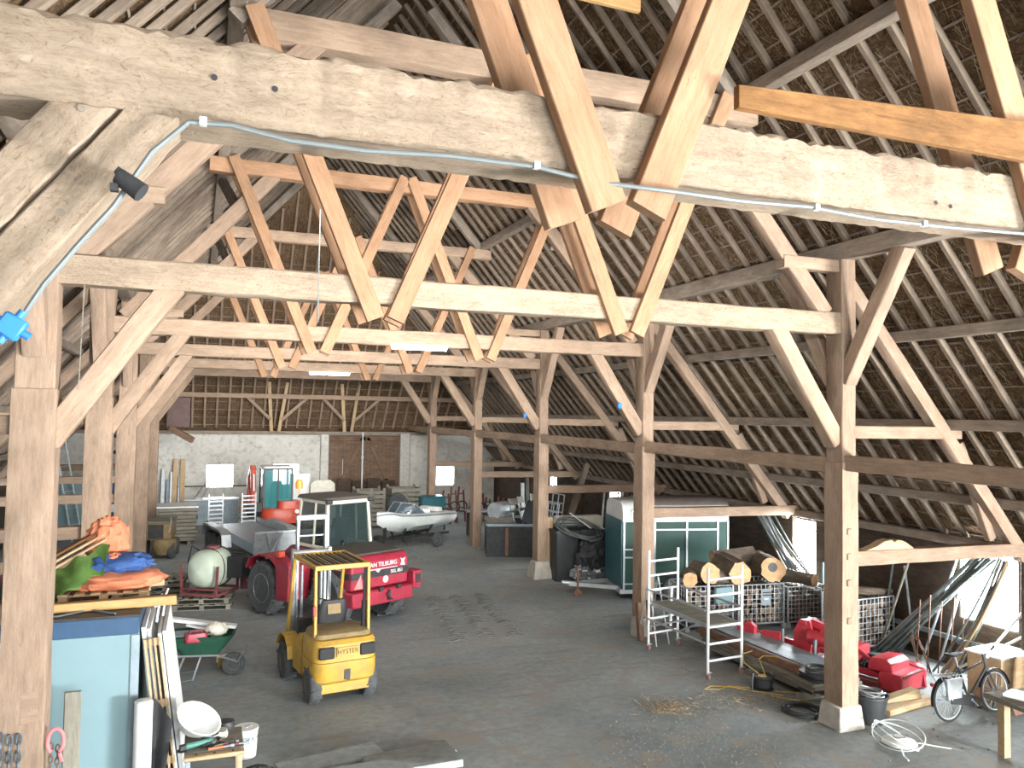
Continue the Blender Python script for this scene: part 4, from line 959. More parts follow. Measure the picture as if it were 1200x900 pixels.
# wheelbarrow with rubbish
t = thing('wheelbarrow', 'green wheelbarrow loaded with rubbish behind the white panels', 'wheelbarrow', (.15, 15.35, 0), R(-6))
o_ = [rring(0, 0, .62, .42, .1, .42), rring(.02, 0, 1.12, .74, .14, .78)]; i_ = [rring(.02, 0, 1.08, .70, .14, .78), rring(0, 0, .58, .38, .1, .45)]
b = B(); b.loft(o_ + i_); b.obj('tray', 'wgreen', t)
b = B()
for s in (-1, 1): b.tube([(.62, s * .08, .25), (.3, s * .22, .42), (-.5, s * .28, .46), (-.95, s * .3, .62)], .018)
b.tube([(.62, .1, .25), (.78, .1, .3), (.78, -.1, .55), (.62, -.1, .25)], .012); fr = b.obj('frame', 'steel', t)
for s in (-1, 1):
    b = B(); b.tube([(-.25, s * .25, .44), (-.4, s * .27, 0), (-.1, s * .25, .03), (.02, s * .24, .43)], .016); b.obj('leg', 'steel', t)
wheel(t, (.55, 0, .2), .2, .09, 'yellow_dusty', axis=(0, 1, 0))
b = B(); b.box((0, 0, 0), (1.15, .18, .05)); tag(b.obj('board', 'white', loc=(.18, 15.62, .88), rot=(0, R(9), R(-8))), 'long white board laid over the back of the green wheelbarrow', 'board')
b = B(); b.box((0, 0, 0), (.55, .22, .03)); tag(b.obj('board', 'bluegrey', loc=(-.16, 15.25, .80), rot=(R(10), R(-6), R(-25))), 'pale blue-grey board piece at the left of the wheelbarrow load', 'board')
b = B(); b.box((0, 0, 0), (.5, .06, .03)); b.box((.1, .12, -.03), (.35, .2, .02)); tag(b.obj('window_part', 'white', loc=(.12, 15.42, .84), rot=(0, R(8), R(-30))), 'white window frame piece in the wheelbarrow', 'frame')
t = thing('jerrycan', 'red plastic can lying on its side in the wheelbarrow', 'can', (.05, 15.12, .76), R(10))
b = B(); b.loft([rring(0, 0, .36, .24, .05, -.06), rring(0, 0, .38, .26, .05, .0), rring(0, 0, .34, .22, .05, .08)]); b.obj('body', 'red', t)
b = B(); b.tube([(-.1, -.05, .08), (-.08, -.05, .13), (.08, -.05, .13), (.1, -.05, .08)], .018); b.obj('handle', 'plumred', t)
b = B(); b.cyl((.18, 0, .02), (.25, 0, .03), .035); b.obj('cap', 'dark', t)
tag(blob((.40, 15.25, .84), (.17, .13, .11), 41, .2).obj('sack', 'cream'), 'crumpled pale sack on the right of the wheelbarrow load', 'sack')
for i, (x, y, mt, lb) in enumerate(((.55, 15.75, 'yellow', 'small yellow tin on the floor behind the wheelbarrow'), (.62, 16.1, 'white', 'white plastic scrap on the floor behind the wheelbarrow'), (.30, 17.1, 'board', 'pale triangular board leaning by the sprayer pallet'))):
    b = B()
    if i == 0: b.cyl((-.1, 0, .1), (.12, 0, .1), .09, n=14)
    elif i == 1: b.box((0, 0, .07), (.35, .16, .12), M.Rotation(.4, 3, 'Z'))
    else: b.prism([(-.15, 0), (.2, 0), (.0, .32)], 0, .03)
    tag(b.obj(('tin', 'plastic_scrap', 'board')[i], mt, loc=(x, y, 0), bevel=.01), lb, ('tin', 'scrap', 'board')[i])
# sprayer tank
pallet('dark worn pallet carrying the sprayer tank, on top of another pallet', (.25, 20.9, .14), R(-10), 1.25, 1.0, 'greyboard', 'pallets under the sprayer')
pallet('dark worn pallet on the floor at the bottom under the sprayer', (.25, 20.88, 0), R(-8), 1.3, 1.0, 'greyboard', 'pallets under the sprayer')
t = thing('field_sprayer', 'milky white sprayer tank in a dull red frame on a pallet', 'sprayer', (.38, 20.95, .27), R(-33))
b = B(); rg = []
for i in range(17):
    u = i / 16; y = -.62 + 1.25 * u; k = (1 - abs(2 * u - 1) ** 3.2) ** .45 if 0 < u < 1 else .05
    rg.append([V((.42 * k * (abs(math.cos(a)) ** .8) * (1 if math.cos(a) > 0 else -1), y, .62 + .46 * k * (abs(math.sin(a)) ** .8) * (1 if math.sin(a) > 0 else -1))) for a in [2 * PI * j / 26 for j in range(26)]])
b.loft(rg); tk = b.obj('tank', 'tankpoly', t)
b = B()
for y in (-.12, .3): b.tube([V((.44 * math.cos(a), y, .62 + .48 * math.sin(a))) for a in [2 * PI * j / 26 for j in range(26)]], .016, 6, True)
b.obj('strap', 'dark', tk)
b = B(); b.lathe([(.001, .09), (.15, .09), (.16, .03), (.12, 0)], (0, .05, 1.06), Z); b.obj('lid', 'sprayer', tk)
b = B()
for s in (-1, 1):
    b.bar((s * .42, -.55, .05), (s * .42, .55, .05), .06, .06); b.bar((s * .45, -.5, .05), (s * .48, -.5, .75), .05, .05, X); b.bar((s * .42, .5, .05), (s * .42, .5, .75), .05, .05, X)
for y in (-.55, 0, .55): b.bar((-.42, y, .08), (.42, y, .08), .06, .06)
b.tube([(-.46, -.52, .2), (-.2, -.6, .22), (.2, -.6, .22), (.46, -.52, .2)], .025); b.obj('frame', 'sprayer', t)
b = B(); b.box((.62, .2, .65), (.4, .4, .5)); b.tube([(.5, .1, .9), (.6, -.1, 1.05), (.8, .1, 1.0), (.82, .3, .8)], .02); b.obj('pump_unit', 'black', t, bevel=.05)
b = B(); b.tube([(-.4, .2, .95), (-.6, .1, 1.1), (-.55, -.1, .8), (-.5, -.2, .4), (-.48, -.4, .3)], .018); b.tube([(0, .1, 1.12), (-.2, .3, 1.2), (-.5, .3, .9)], .016); b.obj('hose', 'black', t)
for i in range(3):
    pallet('%s grey pallet of the low stack left of the sprayer tank' % ('bottom', 'middle', 'top')[i], (-.75, 22.6, .142 * i), R(4 + 3 * i), 1.2, 1.0, 'greyboard', 'pallets left of the sprayer')
# board stack, wall boards, counter
for i in range(9):
    timber('board', (-1.22 + .02 * (i % 2), 31.0, .20 + .128 * i), (.0 + .03 * (i % 3), 31.0, .20 + .128 * i), 1.3, .115, 'greyboard', '%s board layer of the grey timber stack in the left back' % ('bottom', 'second', 'third', 'fourth', 'fifth', 'sixth', 'seventh', 'eighth', 'top')[i], 'board', 'boards of the grey stack')
for i, x in enumerate((-1.0, -.2)):
    timber('bearer', (x, 30.4, .07), (x, 31.6, .07), .12, .14, 'greyboard', '%s bearer under the grey timber stack' % ('left', 'right')[i], 'bearer')
b = B(); b.box((-.6, 31.0, 1.32), (1.36, 1.36, .05)); tag(b.obj('cover_sheet', 'white'), 'white sheet covering the top of the grey timber stack', 'sheet')
for i, (x, h, w_, mt) in enumerate(((-1.34, 2.2, .16, 'galv'), (-1.16, 1.75, .13, 'bluegrey'), (-1.02, 2.05, .10, 'whitemetal'), (-.88, 2.62, .17, 'board'), (-.70, 1.9, .11, 'galv'), (-.58, 2.6, .2, 'board'))):
    timber('board', (x, 36.7, 0), (x, 37.3, h), w_, .04, mt, 'tall %s board leaning on the end wall, %s from the left' % ('pale' if mt == 'board' else 'grey', ('first', 'second', 'third', 'fourth', 'fifth', 'sixth')[i]), 'board', 'boards on the end wall', upv=Yv)
t = thing('counter', 'long blue-grey counter along the white end wall', 'counter', (.6, 35.6, 0))
b = B(); b.box((0, 0, .52), (2.05, .7, 1.0)); b.obj('body', 'bluegrey', t, bevel=.01)
b = B(); b.box((0, 0, 1.05), (2.12, .78, .05)); b.obj('worktop', 'galv', t)
b = B(); b.box((1.95, 35.2, .78), (.62, .06, .62)); tag(b.obj('panel', 'board', bevel=.01), 'peach coloured wooden panel beside the blue-grey counter', 'panel')
b = B(); b.tube([(-.1, 35.5, 1.08), (.35, 35.6, 1.75), (.55, 35.6, 1.9)], .03); b.tube([(.2, 35.5, 1.08), (.4, 35.6, 1.5)], .02); tag(b.obj('support_arm', 'steel'), 'grey bent pole standing on the blue-grey counter', 'pole')
b = B(); b.tube([(-.9, 37.42, 1.42), (2.2, 37.42, 1.42)], .025); tag(b.obj('wall_pipe', 'dark'), 'dark pipe along the end wall below the windows', 'pipe')
# panels and clutter by the barn door
lean('panel', 3.55, 3.6, 34.6, 34.66, .82, 2.12, 'white', 'large white panel standing right of the red excavator', 'panel')
b = B(); b.prism([(4.35, 0), (5.5, 0), (5.4, 1.72), (5.2, 1.88), (4.6, 1.88), (4.4, 1.75)], 34.2, 34.3); tag(b.obj('panel', 'cream', bevel=.02), 'grey panel with sloped corners before the white panel', 'panel')
for i, x in enumerate((5.95, 6.6, 7.3, 8.0)):
    lean('board', x, x, 36.9, 37.0, .6, 1.7 - .1 * (i % 2), 'darkwood', '%s dark board standing against the lower barn door' % ('first', 'second', 'third', 'fourth')[i], 'board', 'dark boards at the barn door')
b = B(); b.cyl((6.72, 35.2, 0), (6.72, 35.2, 3.85), .035); b.cyl((6.72, 35.2, 2.7), (6.72, 35.2, 2.82), .06); b.cyl((6.72, 35.2, 0), (6.72, 35.2, .04), .15); b.tube([(6.1, 36.6, 1.9), (6.1, 36.6, 2.6)], .012)
tag(b.obj('steel_prop', 'galv'), 'tall galvanised steel prop standing before the barn door', 'prop')
def crate(label, loc, w_, d_, h_, rz=0):
    t = thing('wooden_crate', label, 'crate', loc, rz, 'wooden crates at the back')
    for sx in (-1, 1):
        for sy in (-1, 1):
            b = B(); b.box((sx * (w_ / 2 - .04), sy * (d_ / 2 - .04), h_ / 2), (.09, .09, h_)); b.obj('corner_post', 'greyboard', t)
    n = int(h_ / .2)
    for i in range(n):
        b = B(); z = .16 + i * (h_ - .16) / n
        for sy in (-1, 1): b.box((0, sy * d_ / 2, z + .02), (w_, .025, .14))
        for sx in (-1, 1): b.box((sx * w_ / 2, 0, z + .02), (.025, d_, .14))
        b.obj('slat_row', 'greyboard', t)
    b = B(); b.box((0, 0, .1), (w_ - .02, d_ - .02, .04)); b.obj('bottom', 'greyboard', t)
    b = B(); b.box((0, -d_ / 2 - .02, h_ / 2 + .05), (.08, .03, h_ - .1)); b.obj('batten', 'greyboard', t); return t
crate('weathered slatted crate behind the boat bow', (6.65, 33.3, 0), 1.15, 1.1, 1.62)
crate('weathered slatted crate right of the steel prop, holding a tyre', (8.2, 33.6, 0), 1.25, 1.1, 1.66)
t = thing('tyre', 'large dark tyre leaning before the right slatted crate', 'tyre', (7.72, 32.6, 0)); wheel(t, (0, 0, .95), .48, .26, 'dark', 'tread', axis=(.4, -.9, .25)); b = B(); b.box((0, .1, .25), (.5, .4, .5)); b.obj('stand', 'dark', t)
b = B(); b.loft([rring(9.25, 33.0, .95, .8, .1, 0), rring(9.25, 33.0, 1.1, .9, .12, 1.2), rring(9.25, 33.0, 1.0, .8, .12, 1.26)]); tag(b.obj('bin', 'teal'), 'dull teal plastic bin right of the slatted crates', 'bin')
t = thing('table', 'low grey table standing before the bright far window', 'table', (10.45, 29.6, 0), R(-8))
b = B(); b.box((0, 0, .98), (1.5, .7, .05)); b.obj('tabletop', 'galv', t)
for sx in (-1, 1):
    for sy in (-1, 1):
        b = B(); b.box((sx * .6, sy * .28, .48), (.1, .1, .95)); b.obj('leg', 'dark', t)
rs = random.Random(5)
for i in range(7):
    t = thing('implement_frame', 'rusty red farm implement frame in the heap beside the far window, %s from the left' % ('first', 'second', 'third', 'fourth', 'fifth', 'sixth', 'seventh')[i], 'implement', (9.95 + .42 * i, 33.2 + .25 * (i % 3), 0), R(rs.uniform(-30, 30)), 'implements at the far window')
    b = B(); h = rs.uniform(1.0, 1.6); b.bar((-.25, 0, 0), (-.1, 0, h), .06, .06, Yv); b.bar((.25, 0, 0), (.12, 0, h * .9), .06, .06, Yv); b.bar((-.2, 0, h * .4), (.22, 0, h * .4), .05, .05); b.bar((-.12, 0, h * .8), (.15, 0, h * .8), .05, .05); b.obj('frame', 'rust' if i % 2 else 'sprayer', t)
    b = B(); b.torus((0, -.1, h * .45), .22, .03, V((.3, 1, 0)), 18, 6); b.obj('disc', 'scrap', t)
# left aisle things
b = B(); b.box((-4.1, 33.2, 1.1), (1.3, .8, 2.2)); tag(b.obj('cupboard', 'lightblue', bevel=.02), 'pale blue-grey cupboard seen between the two nearest left posts', 'cupboard')
b = B(); b.box((-3.0, 33.4, 1.0), (.7, .7, 2.0)); tag(b.obj('dark_cupboard', 'navy', bevel=.02), 'dark navy cupboard beside the pale blue-grey one', 'cupboard')
b = B(); b.box((-2.98, 33.03, 1.05), (.36, .02, .28)); tag(b.obj('notice', 'white'), 'small white notice hung on the dark navy cupboard', 'notice')
b = B(); b.box((-3.0, 32.9, 3.05), (.1, .1, 1.5)); b.box((-2.86, 32.9, 3.72), (.34, .1, .13)); b.box((-2.86, 32.9, 3.12), (.34, .1, .13)); tag(b.obj('steel_bracket', 'black', bevel=.02), 'black two-armed steel bracket hanging between left posts', 'bracket')
t = thing('ladder', 'short aluminium ladder leaning between the left posts', 'ladder', (-3.9, 32.3, 0)); t.rotation_euler = (0, -.18, 0)
b = B()
for s in (-1, 1): b.box((s * .16, 0, 2.0), (.05, .07, 4.0))
b.obj('stile', 'galv', t)
for i in range(12):
    b = B(); b.cyl((-.16, 0, .3 + .3 * i), (.16, 0, .3 + .3 * i), .016, n=8); b.obj('rung', 'galv', t)
t = thing('vehicle', 'dark red vehicle body part hidden behind the left posts', 'vehicle', (-3.6, 19.5, 0), 0)
b = B(); b.loft([rring(0, 0, 1.5, 3.0, .3, .35), rring(0, 0, 1.6, 3.1, .35, .8), rring(0, .2, 1.4, 2.6, .35, .95)]); b.obj('body', 'plumred', t)
for sx in (-1, 1):
    for y in (-1, 1): wheel(t, (sx * .72, y, .3), .3, .18, 'steel')
b = B(); b.box((-3.4, 21.2, .6), (2.4, .08, 1.2)); tag(b.obj('chipboard', 'post', bevel=.01), 'brown chipboard panel behind the dark red vehicle', 'board')
# lamps, cable, junction boxes
for i, (x0, x1, y, z) in enumerate(((3.46, 4.64, 15.52, 6.02), (3.34, 4.72, 27.2, 6.0))):
    t = thing('tube_light', '%s white fluorescent tube light under a tie beam' % ('nearer', 'farther')[i], 'lamp', ((x0 + x1) / 2, y, z))
    b = B(); b.box((0, 0, .03), (x1 - x0, .10, .05)); b.obj('housing', 'whitemetal', t, bevel=.01)
    b = B(); b.cyl((-(x1 - x0) / 2 + .04, 0, -.015), ((x1 - x0) / 2 - .04, 0, -.015), .035, n=12); b.obj('tube', 'bulb', t)
b = B(); yc = 3.72
b.tube([(-.70, yc, 5.02), (-.60, yc - .02, 5.2), (-.49, yc, 5.37), (-.36, yc, 5.55), (-.22, yc, 5.80), (-.08, yc, 5.95), (.1, yc - .01, 5.96), (.35, yc, 5.93), (.7, yc, 5.93), (1.1, yc, 5.96), (1.56, yc, 5.965), (1.9, yc - .02, 5.92), (2.3, yc - .1, 5.90), (2.8, yc, 5.93), (3.3, yc, 5.95), (3.8, yc, 5.93), (4.4, yc, 5.94), (5.2, yc, 5.97)], .012, 8)
tag(b.obj('electric_cable', 'cable'), 'grey electric cable running along the nearest tie beam', 'cable')
for i, (x, z) in enumerate(((-.02, 5.96), (1.56, 5.97), (3.35, 5.95), (4.2, 5.94))):
    b = B(); b.box((x, yc - .005, z), (.03, .03, .035)); tag(b.obj('cable_clip', 'white'), 'white clip on the cable under the nearest beam, %s from the left' % ('first', 'second', 'third', 'fourth')[i], 'clip', 'cable clips')
t = thing('junction_box', 'bright blue junction box on the brace at the left edge', 'junction box', (-.70, 3.66, 5.02), 0)
t.rotation_euler = (0, -R(58), 0)
b = B(); b.box((0, 0, 0), (.09, .06, .09)); bo = b.obj('box', 'bluebox', t, bevel=.008)
for k in range(4):
    a = PI / 2 * k; b = B(); b.cyl((.045 * math.cos(a), 0, .045 * math.sin(a)), (.075 * math.cos(a), 0, .075 * math.sin(a)), .016, n=10); b.obj('cable_gland', 'bluebox', t)
for i, (x, y, z) in enumerate(((8.62, 15.6, 4.95), (8.75, 21.42, 4.7))):
    b = B(); b.box((x, y, z), (.1, .06, .1)); b.cyl((x, y, z - .08), (x, y, z + .08), .02); tag(b.obj('junction_box', 'bluebox', bevel=.01), 'small blue junction box on the %s post brace' % ('second right', 'third right')[i], 'junction box')
t = thing('spotlight', 'small grey black cylindrical sensor lamp on the big left brace', 'lamp', (-.30, 3.68, 5.64))
b = B(); b.cyl((-.04, 0, .03), (.05, -.02, -.035), .035, .042, 16); b.obj('head', 'scrap', t)
b = B(); b.box((-.03, .02, .045), (.05, .05, .03), M.Rotation(.6, 3, 'Y')); b.box((-.055, .0, -.02), (.03, .04, .03)); b.obj('bracket', 'dark', t)
b = B(); b.tube([(-1.18, 9.6, 6.02), (-1.2, 9.6, 5.0), (-1.21, 9.6, 4.9)], .006); tag(b.obj('cord', 'greyboard'), 'thin pull cord hanging by the nearest left post', 'cord')
b = B(); b.tube([(.66, 5.0, 5.95), (.66, 5.0, 5.6), (.66, 5.0, 5.25)], .003); b.tube([(.66, 5.0, 5.42), (.66, 5.0, 5.25)], .005); tag(b.obj('cord', 'cable'), 'thin cord hanging below the nearest tie beam', 'cord')
# ================================================================ right side
# ---- scaffold tower
t = thing('scaffold_tower', 'low white mobile scaffold tower beside the second right post', 'scaffold', (9.02, 13.36, 0), R(2))
def sframe(y, rot):
    g = B(); q = M.Rotation(rot, 3, 'Z')
    def P(x, z): return q @ V((x, 0, 0)) + V((0, y, z))
    for s in (-1, 1): g.cyl(P(s * .40, .13), P(s * .40, 2.0), .026, n=10)
    for z in (.33, .63, .93, 1.2, 1.49, 1.78): g.cyl(P(-.40, z), P(.40, z), .022, n=8)
    o = g.obj('end_frame', 'whitemetal', t)
    for s in (-1, 1):
        b = B(); p = P(s * .40, .06); b.cyl(p - V((.02, 0, 0)), p + V((.02, 0, 0)), .06, n=14); b.obj('castor', 'castor', o)
        b = B(); b.cyl(P(s * .40, .06), P(s * .40, .16), .02, n=8); b.box(P(s * .40, .12) + V((.0, 0, 0)), (.06, .04, .05)); b.box(P(s * .40 + .05, .12), (.08, .02, .02)); b.obj('castor_fork', 'galv', o)
sframe(-1.0, R(4)); sframe(.98, R(9))
b = B(); b.box((0.02, 0, .945), (.64, 1.9, .025)); pf = b.obj('platform', 'greyboard', t)
b = B()
for s in (-1, 1): b.bar((s * .34 + .02, -.96, .92), (s * .34 + .02, .96, .92), .03, .07)
b.obj('platform_frame', 'galv', t)
for i, (z0, z1, x) in enumerate(((1.22, 1.22, -.42), (.64, .64, -.42), (1.22, 1.22, .42))):
    b = B(); b.cyl((x, -.97, z0), (x, .97, z1), .02, n=8); b.obj('guard_rail', 'galv', t)
b = B(); b.cyl((-.42, .97, .45), (.15, -.2, .9), .018, n=8); b.cyl((.4, .97, .3), (.4, -.95, 1.2), .018, n=8); b.obj('diagonal_brace', 'galv', t)
b = B(); b.cyl((.12, .9, .45), (.13, .88, 1.25), .028, n=10); b.obj('short_post', 'whitemetal', t)
t = thing('step_ladder', 'thin grey folding ladder standing behind the scaffold tower', 'ladder', (9.0, 14.75, 0), R(10))
b = B()
for s in (-1, 1): b.cyl((s * .17, -.3, 0), (s * .12, 0, 1.35), .016, n=8); b.cyl((s * .17, .3, 0), (s * .12, 0, 1.35), .014, n=8)
b.obj('stile', 'galv', t)
for i in range(4):
    b = B(); b.box((0, -.24 + .06 * i, .27 + .27 * i), (.3, .06, .02)); b.obj('step', 'galv', t)
for i, (x, y, a) in enumerate(((8.8, 15.0, 3), (9.15, 15.15, -8))):
    timber('post_piece', (x, y - .1, 0), (x + .05, y + .1, .75), .12, .12, 'door', '%s short brown post piece leaning by the foot of the second right post' % ('left', 'right')[i], 'post piece', upv=Yv)
b = B(); b.loft([rring(8.98, 15.3, .3, .3, .06, 0), rring(8.98, 15.3, .26, .26, .05, .38)]); tag(b.obj('stone_block', 'conc'), 'pale stone block at the foot of the second right post', 'stone')

# ---- wire crates and firewood
rl = random.Random(21)
def log(label, c, ax, r, L, group, big=False, seed=0):
    n = 18 if big else 9; ax = V(ax).normalized(); q = frame(ax, Z); c = V(c); rg = []; pf = []
    for j in range(n):
        a = 2 * PI * j / n; pf.append((a, r * (1 + rl.uniform(-.12, .1))))
    for u in (0, .25, .5, .75, 1):
        k = 1 + rl.uniform(-.05, .05); rg.append([c + ax * L * (u - .5) + q @ V((0, math.cos(a) * rr * k, math.sin(a) * rr * k)) for a, rr in pf])
    t = B(); t.loft(rg, caps=False); mn = c - ax * L / 2
    # local frame so the bark grain runs along the log
    mw = q.to_4x4(); mw.translation = mn; inv = mw.inverted()
    t.v = [inv @ p for p in t.v]
    o = t.obj('log', 'bark', mw=mw); tag(o, label, 'log', group)
    for e in (0, -1):
        d = B(); ctr = V((0 if e == 0 else L, 0, 0)); off = V((-.003 if e == 0 else .003, 0, 0)); ring = [inv @ p + off for p in rg[e]]
        d.add(ring + [p * .0 + ctr + off + (p - ctr) * .0 for p in ring[:1]], [(j, (j + 1) % n, n) for j in range(n)])
        d.obj('cut_end', 'cut' if big else 'cutdull', o)
    return o
def wire_crate(label, loc, rz, w_=1.14, d_=.85, h_=.98, fill=None, glab=None, cols=6, rows=5):
    t = thing('wire_crate', label, 'crate', loc, rz, 'wire crates')
    for sx in (-1, 1):
        for sy in (-1, 1):
            b = B(); b.box((sx * w_ / 2, sy * d_ / 2, h_ / 2), (.035, .035, h_)); b.box((sx * w_ / 2, sy * d_ / 2, .05), (.09, .09, .1)); b.obj('corner_post', 'galv', t)
    def grid(P, u0, u1, nu):
        b = B()
        for i in range(nu + 1): u = u0 + (u1 - u0) * i / nu; b.cyl(P(u, .12), P(u, h_), .008, n=5)
        for i in range(9): z = .12 + (h_ - .12) * i / 8; b.cyl(P(u0, z), P(u1, z), .008, n=5)
        b.cyl(P(u0, h_), P(u1, h_), .014, n=6); b.cyl(P(u0, .12), P(u1, .12), .016, n=6); b.obj('mesh_side', 'galv', t)
    for s in (-1, 1):
        grid(lambda u, z: (u, s * d_ / 2, z), -w_ / 2, w_ / 2, 10); grid(lambda u, z: (s * w_ / 2, u, z), -d_ / 2, d_ / 2, 7)
    b = B(); b.box((0, 0, .11), (w_, d_, .03)); b.obj('bottom', 'steel', t)
    if fill:
        mw = place(loc, rz); dx = (w_ - .1) / cols; dz = (h_ - .2) / rows
        for i in range(cols):
            for k in range(rows):
                c = mw @ V((-w_ / 2 + .05 + dx * (i + .5) + rl.uniform(-.02, .02), rl.uniform(-.04, .02), .14 + dz * (k + .5) + rl.uniform(-.015, .015)))
                ax = mw.to_3x3() @ V((rl.uniform(-.12, .12), 1, rl.uniform(-.08, .08)))
                log(fill, c, ax, min(dx, dz) * .5 * rl.uniform(.62, 1.05), d_ - .14, glab)
    return t
wire_crate('wire mesh crate full of firewood, leftmost, behind the scaffold', (10.72, 15.55, 0), R(-6), fill='split firewood log inside the leftmost wire crate', glab='firewood in the left crate')
c2 = wire_crate('wire mesh crate of firewood with a grey plate, below the two big cut logs', (11.95, 15.35, 0), R(-6), fill='split firewood log inside the middle wire crate with the grey plate', glab='firewood in the middle crate')
b = B(); b.box((.12, -.44, .70), (.24, .01, .36)); po = b.obj('plate', 'bluegrey', c2, bevel=.005)
for z in (.80, .74):
    b = B(); b.box((.12, -.447, z), (.2, .006, .028)); b.obj('plate_stripe', 'dark', po)
b = B(); b.box((.12, -.447, .66), (.1, .006, .03)); b.obj('plate_mark', 'white', po)
wire_crate('wire mesh crate against the right wall, beside the middle firewood crate', (13.08, 15.2, 0), R(-4), w_=1.0, h_=.9, fill='split firewood log inside the wire crate nearest the right wall', glab='firewood in the wall crate')
wire_crate('white wire mesh crate of firewood right of the nearest right post', (12.95, 13.15, 0), R(4), w_=1.1, h_=1.08, fill='split firewood log inside the crate right of the nearest right post', glab='firewood in the front crate')
b = B(); b.loft([rring(10.95, 15.02, .45, .12, .04, .62), rring(10.95, 15.02, .5, .14, .05, .80), rring(10.95, 15.02, .42, .1, .04, .96)]); tag(b.obj('plastic_bag', 'lightblue'), 'pale blue plastic bag in front of the leftmost wire crate', 'bag')
log('huge log with pale orange cut face on the middle crate, left one', (11.45, 15.42, 1.27), (-.20, -.96, -.04), .27, 1.0, None, True)
lg = log('huge log with hollow orange cut face on the middle crate, right one', (12.42, 15.4, 1.28), (-.32, -.94, .0), .29, .95, None, True)
b = B(); b.lathe([(.001, 0), (.11, 0), (.08, -.012), (.001, -.014)], (12.24, 14.95, 1.34), V((-.32, -.94, 0)), 12)
hl = b.obj('rot_patch', 'dark', lg); hl.matrix_parent_inverse = lg.matrix_basis.inverted()
log('grey barked log lying behind the two orange cut logs', (11.9, 15.95, 1.42), (.95, -.25, .1), .2, 1.0, None, True)
log('large barked log leaning left of the orange cut logs', (10.75, 15.5, 1.22), (-.2, -.95, .1), .22, .8, None, True)
log('split log with pale face at the left end of the firewood crates', (10.35, 15.45, 1.14), (-.5, -.85, 0), .16, .7, None, True)
log('dark barked log on the leftmost crate beside the scaffold', (11.1, 15.35, 1.12), (.8, -.5, .0), .14, .6, None, True)
for i, (x, z) in enumerate(((12.75, 1.16), (13.05, 1.15), (13.28, 1.14))):
    log('thin round log on top of the front right crate, %s' % ('left', 'middle', 'right')[i], (x, 13.1, z), (.75, -.6, 0), .06 + .012 * (i % 2), .8, None, True)
log('round grey log on the wire crate by the right wall', (13.1, 15.1, 1.03), (.3, -.9, 0), .14, .8, None, True)
# ---- plank stack
rb = random.Random(8)
for i, y in enumerate((10.95, 12.3, 13.6)):
    timber('bearer', (9.5, y, .06), (10.6, y, .06), .12, .12, 'greyboard', '%s bearer under the plank stack by the nearest right post' % ('front', 'middle', 'rear')[i], 'bearer')
for k in range(4):
    for j in range(4):
        x = 9.66 + .265 * j; dz = .145 + .052 * k
        timber('plank', (x + .10 - .02 * k, 10.72 + rb.uniform(-.05, .08), dz), (x + .02 * k, 13.95 + rb.uniform(-.2, .1), dz), .25, .048, ('greyboard', 'dark' if False else 'greyboard', 'grey_timber', 'greyboard')[(j + k) % 4],
               'grey plank in the low stack by the nearest right post, %s layer, %s column' % (('bottom', 'second', 'third', 'top')[k], ('first', 'second', 'third', 'fourth')[j]), 'plank', 'planks of the low stack')
b = B(); b.sheet(lambda u, v: (9.60 + .28 * v + .12 * u, 14.1 - 2.9 * u, .345 + .05 * math.sin(v * PI) + .05 * v), 12, 6, .012); tag(b.obj('sheet', 'rust'), 'long rusty brown sheet on the left of the plank stack', 'sheet')
b = B(); b.sheet(lambda u, v: (9.98 + .62 * v + .06 * u, 14.0 - 3.1 * u, .40 + .01 * math.sin(v * 14)), 12, 6, .03); tag(b.obj('sheet', 'bluegrey'), 'blue-grey flat sheet on top of the plank stack', 'sheet')
for i in range(5):
    b = B(); b.loft([rring(10.02, 10.95, .8 - .02 * i, .5, .12, .13 + .062 * i), rring(10.02, 10.95, .82 - .02 * i, .52, .14, .185 + .062 * i)]); tag(b.obj('rubber_mat', 'hose'), 'dark rubber mat in the stack at the front end of the planks, %s' % ('bottom', 'second', 'third', 'fourth', 'top')[i], 'mat', 'rubber mats at the plank ends')
t = thing('steel_ring', 'flat rusty steel ring lying on the rubber mats', 'ring', (9.95, 11.0, .45)); b = B(); b.torus((0, 0, .02), .17, .03); b.obj('ring', 'scrap', t)
t = thing('cable_reel', 'round cable reel with yellow cord standing left of the plank stack', 'reel', (9.30, 11.62, 0))
b = B(); b.lathe([(.05, .0), (.19, 0), (.19, .02), (.13, .03), (.13, .2), (.19, .21), (.19, .23), (.10, .23), (.09, .19), (.05, .19)]); b.obj('drum', 'scrap', t)
b = B(); b.lathe([(.131, .03), (.165, .05), (.165, .19), (.131, .2)]); b.obj('wound_cable', 'black', t)
b = B(); b.lathe([(.001, .19), (.09, .2), (.07, .23), (.001, .24)]); b.obj('hub', 'cut', t)
b = B()
for s in (-1, 1): b.tube([(s * .2, .02, 0), (s * .2, 0, .28)], .012)
b.obj('stand', 'steel', t)
b = B(); b.tube([(9.34, 11.6, .24), (9.45, 11.9, .42), (9.62, 12.0, .43), (9.75, 11.8, .46)], .009); b.tube([(9.3, 11.7, .22), (9.2, 12.0, .35), (9.4, 12.3, .40), (9.65, 12.35, .42)], .009)
b.tube([(9.1, 11.7, .01), (8.8, 11.9, .01), (8.5, 11.8, .01), (8.3, 11.9, .01), (8.5, 12.0, .01), (8.8, 11.85, .012), (9.1, 11.5, .01), (9.4, 11.2, .01)], .009)
b.tube([(9.4, 11.4, .012), (9.6, 11.25, .02), (9.75, 11.1, .02), (9.6, 10.85, .02), (9.35, 11.0, .012), (9.2, 11.25, .012)], .009); tag(b.obj('extension_cord', 'yellowcable'), 'yellow extension cord looping over the floor and the planks', 'cord')
